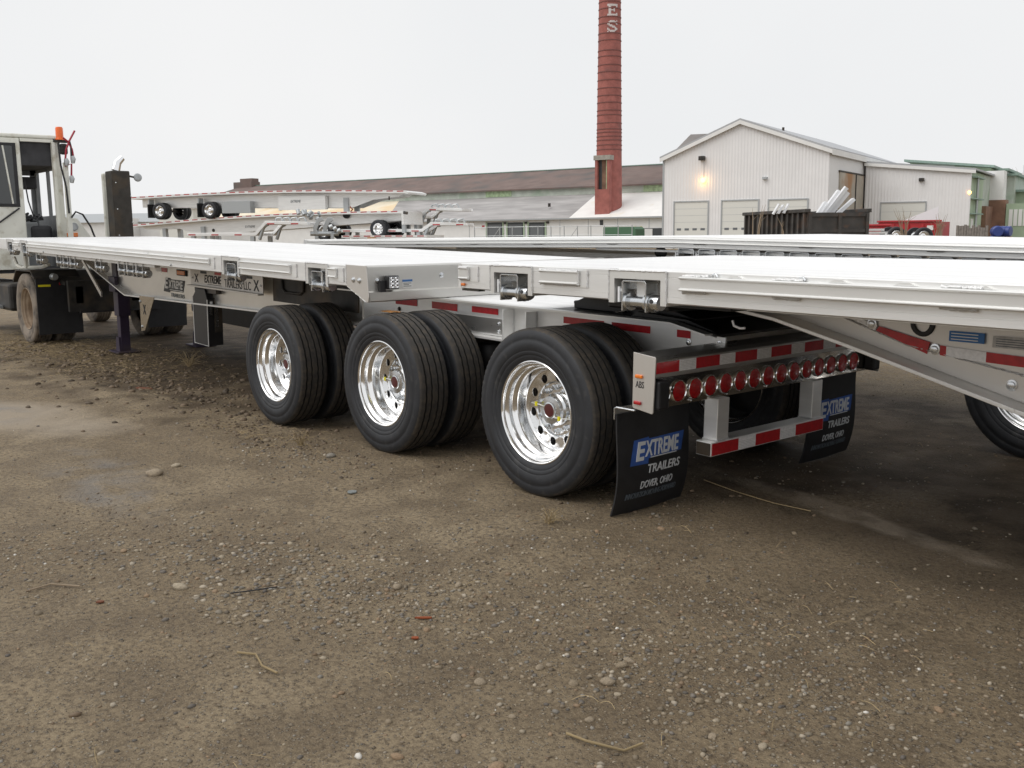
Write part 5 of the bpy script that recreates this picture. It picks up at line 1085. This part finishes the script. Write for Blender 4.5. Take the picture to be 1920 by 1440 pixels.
ll = f.inv @ wp(1818, 361, (q0-CO).dot(_F)); MB().lathe([(0, -.14), (.13, -.1), (.16, 0), (.12, .12), (0, .15)], 14).build('lit_lamp', 'lamp_lit', f.o, smooth=50, loc=ll); MB().tube([(L2-.1, ll.y+.4, ll.z+.05), tuple(ll)], .05, 6).build('lamp_arm', 'galv', f.o); fa_ = f
# green sawtooth works further back
a = loc2w(fa_, L2-8.5, 15); b = Vector((a.x+cD.x*14, a.y+cD.y*14, 0))
f = frame_of('green_works', a, b, 'pale green factory block with stepped flat roofs behind the white annex')
def g(px, py, v=0): return f.at(px, py, v)
x0, z1 = g(1707, 300); x1 = g(1866, 311)[0]; z2 = g(1866, 311)[1]
MB().prism([(x0, 0), (x1-.4, 0), (x1-.4, z2-.2), (x0, z1-.25)], 0, 12, 'y').build('wall', 'green_wall', f.o); MB().prism([(x0-.5, z1-.2), (x1, z2-.2), (x1, z2+.05), (x0-.5, z1+.05)], -.8, 12.5, 'y').build('roof', 'green_trim', f.o)
bx('clerestory', 'wall_band', f.o, x0+.5, g(1790, 312)[0], -.08, -.003, g(1740, 315)[1], g(1740, 307)[1])
xs = x1-.4
for k, (pa, pb, pt) in enumerate(((1858, 1893, 318), (1880, 1911, 327), (1904, 1960, 357))):
    xa, za = g(pa, pt, 3+2*k); xb_ = g(pb, pt, 3+2*k)[0]
    bx('bay', ['wall_white', 'wall_band', 'green_wall'][k], f.o, xa, xb_-.4, 3+2*k, 15, 0, za-.2); bx('bay_roof', 'green_trim', f.o, xa-.3, xb_, 2.4+2*k, 15.2, za-.2+.003, za+.05)
bx('upper_panel', 'wall_white', f.o, g(1838, 350, -2)[0], g(1882, 350, -2)[0], -2.2, -.01, 4.6, 7.6); bx('brick_wall', 'brick_old', f.o, g(1836, 390, -2)[0], g(1886, 390, -2)[0], -2.3, -.02, 0, 4.6); bx('lower_wall', 'green_wall', f.o, g(1887, 390, -2)[0], g(1990, 390, -2)[0], -2.2, -.02, 0, 4.2)
for k in range(4): bx('window', 'wall_white', f.o, g(1893+k*9, 390, -2)[0], g(1900+k*9, 390, -2)[0], -2.26, -2.205, 1.9, 3.6)
# pale low sheds far left
f = frame_of('warehouse', wp(60, 446, 175), wp(420, 445, 168), 'pale long warehouse with low roof far behind the tractor'); L = f.L
bx('wall', 'wall_white', f.o, 0, L, 0, 16, 0, 4.3); MB().prism([(-.6, 4.3), (8, 6.0), (16.6, 4.3)], -.5, L+.5, 'x').build('roof', 'galv', f.o)
bx('office', 'wall_white', f.o, f.at(215, 420)[0], f.at(262, 420)[0], -3, -.01, 0, 4.9); bx('roof_unit', 'galv', f.o, f.at(171, 405)[0], f.at(192, 405)[0], 5, 8, 5.2, 6.4); bx('wall_seam', 'galv', f.o, L*.4, L*.4+.3, -.05, -.005, 0, 4.2)
f = frame_of('tank_shed', wp(300, 445, 150), wp(365, 445, 148), 'square cream shed standing behind the stacked trailers'); bx('wall', 'door_cream', f.o, 0, f.L, 0, 6, 0, f.at(330, 392)[1]); bx('roof', 'roof_white', f.o, -.3, f.L+.3, -.3, 6.3, f.at(330, 392)[1]+.003, f.at(330, 392)[1]+.2)
# ------------------------------------------------------------------ skips, scrap and clutter on the right
def px_z(px, py, D): return wp(px, py, D).z
p0, p1, p2 = wp(1397, 440, 43.), wp(1512, 440, 37.2), wp(1594, 440, 39.2)
f = frame_of('roll_off_skip', p0, p1, 'black ribbed roll-off skip heaped with white metal offcuts', 'skip')
L = f.L; H = f.at(1455, 397)[1]; Wd = 2.4
ang = math.atan2(p2.y-p1.y, p2.x-p1.x)-f.rz
MB().box(0, L, 0, .08, .25, H-.1).box(0, .08, .081, Wd, .25, H-.1).box(0, L, Wd, Wd+.08, .25, H-.1).box(0, L, .081, Wd, .2, .3).build('shell', 'skip_black', f.o)
for k in range(13): bx('rib', 'skip_black', f.o, .1+k*(L-.25)/12, .22+k*(L-.25)/12, -.10, -.002, .25, H-.1)
bx('top_rail', 'skip_black', f.o, -.05, L+.1, -.14, .1, H-.10+.002, H+.04, bevel=.02); bx('top_rail', 'skip_black', f.o, -.05, L+.1, Wd-.02, Wd+.16, H-.098, H+.04, bevel=.02)
dr = bx('tail_gate', 'skip_black', f.o, L+.001, L+.08, 0, Wd+.08, .25, H-.1)
for yy in (0.02, Wd/2, Wd-.08): bx('gate_rib', 'skip_black', dr, L+.081, L+.16, yy, yy+.12, .25, H-.12)
for z in (.7, 1.5, H-.25): bx('gate_rib', 'skip_black', dr, L+.081, L+.14, .15, Wd-.1, z, z+.12)
bx('decal', 'sticker_white', dr, L+.081, L+.083, .25, .5, 1.2, 1.3)
fsk = f
def scrap_piece(px, py, D, dx, dz, ln, wd, lab, grp):
    q = wp(px, py, D); mb = MB().box(-wd/2, wd/2, -.06, .06, 0, ln).box(-wd/2, -wd/2+.03, .061, .2, 0, ln)
    o = mb.build('metal_offcut', 'scrap'); o.location = (q.x, q.y, q.z); o.rotation_euler = (dz, dx, TH); tag(o, lab, 'metal scrap', grp); return o
for px, py, dx, ln, wd in ((1540, 404, .62, 1.15, .15), (1547, 404, .60, 1.3, .14), (1555, 404, .62, 1.1, .15), (1568, 404, .85, .95, .12), (1533, 403, .6, .6, .12), (1450, 402, .5, .45, .05), (1459, 401, .55, .4, .05), (1470, 400, .45, .4, .05)): scrap_piece(px, py, 38.6, dx, random.uniform(-.2, .2), ln, wd, *(('broad white metal offcut fanned out over the gate end of the black skip', 'fanned metal offcuts') if wd > .08 else ('thin pale strip poking over the ribbed side of the black skip', 'thin strips in the skip')))
def red_skip(pa, pb, pt, D0, D1, label):
    f = frame_of('red_gondola', wp(pa, 440, D0), wp(pb, 440, D1), label, 'skip'); H = f.at((pa+pb)/2, pt)[1]
    MB().box(0, f.L, 0, .08, .4, H).box(0, f.L, 2.0, 2.08, .4, H).box(0, .08, .081, 2.0, .4, H).box(f.L-.08, f.L, .081, 2.0, .4, H).box(0, f.L, .081, 2, .35, .45).build('shell', 'skip_red', f.o)
    for k in range(5): bx('rib', 'skip_red', f.o, f.L*k/4.2, f.L*k/4.2+.1, -.09, -.002, .4, H-.1)
    bx('top_rail', 'skip_red', f.o, -.06, f.L+.06, -.1, .1, H+.002, H+.1, bevel=.02); return f, H
f, H = red_skip(1599, 1668, 424, 52, 51, 'lower red steel bin beside the black skip'); bx('decal', 'sticker_white', f.o, f.L*.3, f.L*.4, -.098, -.092, H-.5, H-.25)
f, H = red_skip(1646, 1762, 416.5, 56, 54, 'tall red steel bin standing behind the axle sets'); bx('decal', 'sticker_white', f.o, f.L*.8, f.L*.9, -.098, -.092, H-.45, H-.2); bx('decal', 'sticker_white', f.o, f.L*.62, f.L*.75, -.098, -.092, H-1.0, H-.75)
q = wp(1722, 417, 58); ms = MB().prism([(-1.2, 0), (1.1, 0), (1.05, .9), (.2, .55)], 0, .08, 'y').build('sheet_offcut', 'scrap'); ms.location = q; ms.rotation_euler.z = f.rz; tag(ms, 'white triangular sheet offcut standing in the tall red bin', 'metal scrap')
for px, py, lab in ((1682, 442, 'bare tyred axle set before the left half of the tall red bin'), (1733, 443, 'bare tyred axle set before the right half of the tall red bin')):
    q = wp(px, py, 47); e0 = empty('axle_set', (q.x, q.y, q.z), f.rz+.5); tag(e0, lab, 'axle', 'bare axle sets')
    for yy, fl_ in ((0, 0), (1.9, math.pi)):
        e = empty('wheel', (0, yy, 0), fl_, parent=e0); t = link('tyre', LT, e); t.scale = (.85, 1, .85); t2 = link('rim', LR, e); t2.scale = (.8, 1, .8)
    MB().tube([(0, .2, 0), (0, 1.7, 0)], .09, 10).build('beam', 'dark_steel', e0, smooth=50)
    for yy in (.55, 1.25): bx('trestle', 'dark_steel', e0, -.08, .08, yy, yy+.12, -q.z-.02, -.07)
# stacked aluminium beams on trestle
f = frame_of('beam_stack', wp(1590, 440, 46), wp(1666, 440, 45), 'stack of pale aluminium beams lying before the lower red bin', 'beams')
for k in range(3): bx('beam', 'alu', f.o, .1*k, f.L-.15*k, 0, .5, f.at(1630, 449-5.5*k)[1]+.12, f.at(1630, 449-5.5*k)[1]+.22)
for xx in (.3, f.L-.6): bx('trestle', 'dark_steel', f.o, xx, xx+.12, .05, .45, 0, f.at(1630, 449)[1]+.12)
# weathered fence boards
f = frame_of('board_fence', wp(1792, 440, 60), wp(1852, 440, 58), 'weathered grey board fence beside the blue drums', 'fence')
for k in range(12): x = f.L*k/12; bx('board', 'wood_grey', f.o, x, x+f.L/12-.03, random.uniform(0, .03), random.uniform(.05, .08), 0, f.at(1820, 424)[1]+random.uniform(-.12, .1))
f = frame_of('wire_bundle', wp(1766, 450, 50), wp(1790, 450, 50), 'bundle of tied grey rods on the ground by the board fence', 'rods')
for k in range(9): z = f.at(1775, 450)[1]+.06*(k//3); MB().tube([(0, .1*(k % 3), z), (f.L, .1*(k % 3), z+.02)], .035, 6).build('rod', 'galv', f.o)
for xx in (.1, f.L-.2): bx('bearer', 'wood_grey', f.o, xx, xx+.1, -.05, .3, 0, f.at(1775, 450)[1]-.03)
for k, (px, py, lab) in enumerate(((1869, 434, 'rounded blue plastic drum on top of the orange pallet load'), (1883, 434, 'darker blue drum beside another on the orange pallet load'), (1868, 452, 'blue drum wedged low among the orange pallet boards'))):
    q = wp(px, py, 52); d = MB().lathe([(0, -.34), (.24, -.34), (.28, -.30), (.28, .30), (.24, .34), (0, .34)], 20).lathe([(.285, -.12), (.30, -.10), (.285, -.08)], 20).lathe([(.285, .08), (.30, .10), (.285, .12)], 20).build('drum', 'blue_plastic', smooth=40); d.location = q; d.rotation_euler.z = .6+k; tag(d, lab, 'drum', 'blue drums')
f = frame_of('pallet_load', wp(1857, 446, 52.5), wp(1898, 446, 52.5), 'orange timber pallets piled with straps among the drums', 'pallets')
for z in list(np.arange(.13, f.at(1870, 449)[1]-.1, .22))+[f.at(1870, 449)[1], f.at(1870, 444)[1]]:
    for k in range(4): bx('board', 'orange_pallet', f.o, 0, f.L, k*.25, k*.25+.18, z-.05, z)
    for k in range(3): bx('bearer', 'orange_pallet', f.o, f.L*k/2.2, f.L*k/2.2+.08, 0, .93, z-.13, z-.051)
# bare saplings
def sapling(px, py, D, h, lab, n=7):
    q = wp(px, py, D); mb = MB(); random.seed(int(px)); base = Vector((0, 0, -q.z))
    for k in range(n):
        a = random.uniform(-.35, .35); b_ = random.uniform(-.3, .3); l = h*random.uniform(.6, 1); st0 = Vector((random.uniform(-.15, .15), 0, 0))
        P = [st0+Vector((a*l*t*t, b_*l*t*t, l*t)) for t in (0, .3, .6, 1)]; mb.tube(P, [.022, .016, .010, .004], 5)
        m = P[2]; mb.tube([m, m+Vector((random.uniform(-.3, .3), .1, .35*h*.4))], [.008, .003], 4)
    o = mb.build('stems', 'twig'); t = empty('sapling', (q.x, q.y, q.z)); o.parent = t; tag(t, lab, 'sapling', 'bare saplings'); return t
sapling(1417, 447, 33, 1.15, 'bare leafless sapling before the black skip ribs', 4); sapling(1463, 447, 33, .9, 'single bare stick leaning by the black skip', 2)
sapling(1695, 447, 44, 1.6, 'bare leafless sapling before the tall red bin', 9); sapling(1760, 450, 44, 1.2, 'scrubby bare bush at the end of the tall red bin', 16)
f = frame_of('far_tree', wp(1905, 440, 190), wp(1935, 440, 190), 'pale bare tree showing past the green factory block', 'tree')
tr_ = MB(); random.seed(5); tr_.tube([(1, 0, 0), (1.1, 0, 5), (1.0, 0, 9)], [.4, .3, .15], 8); cr_ = MB()
for k in range(260):
    a = random.uniform(0, 6.28); z0 = random.uniform(4, 9); p0 = Vector((1.05, 0, z0)); p1 = p0+Vector((math.cos(a)*random.uniform(1, 4), math.sin(a)*random.uniform(1, 3), random.uniform(.5, 5))); cr_.tube([p0, p0.lerp(p1, .5)+Vector((0, 0, .3)), p1], [.07, .04, .015], 4)
tr_.build('trunk', 'twig', f.o); cr_.build('crown', 'twig', f.o)
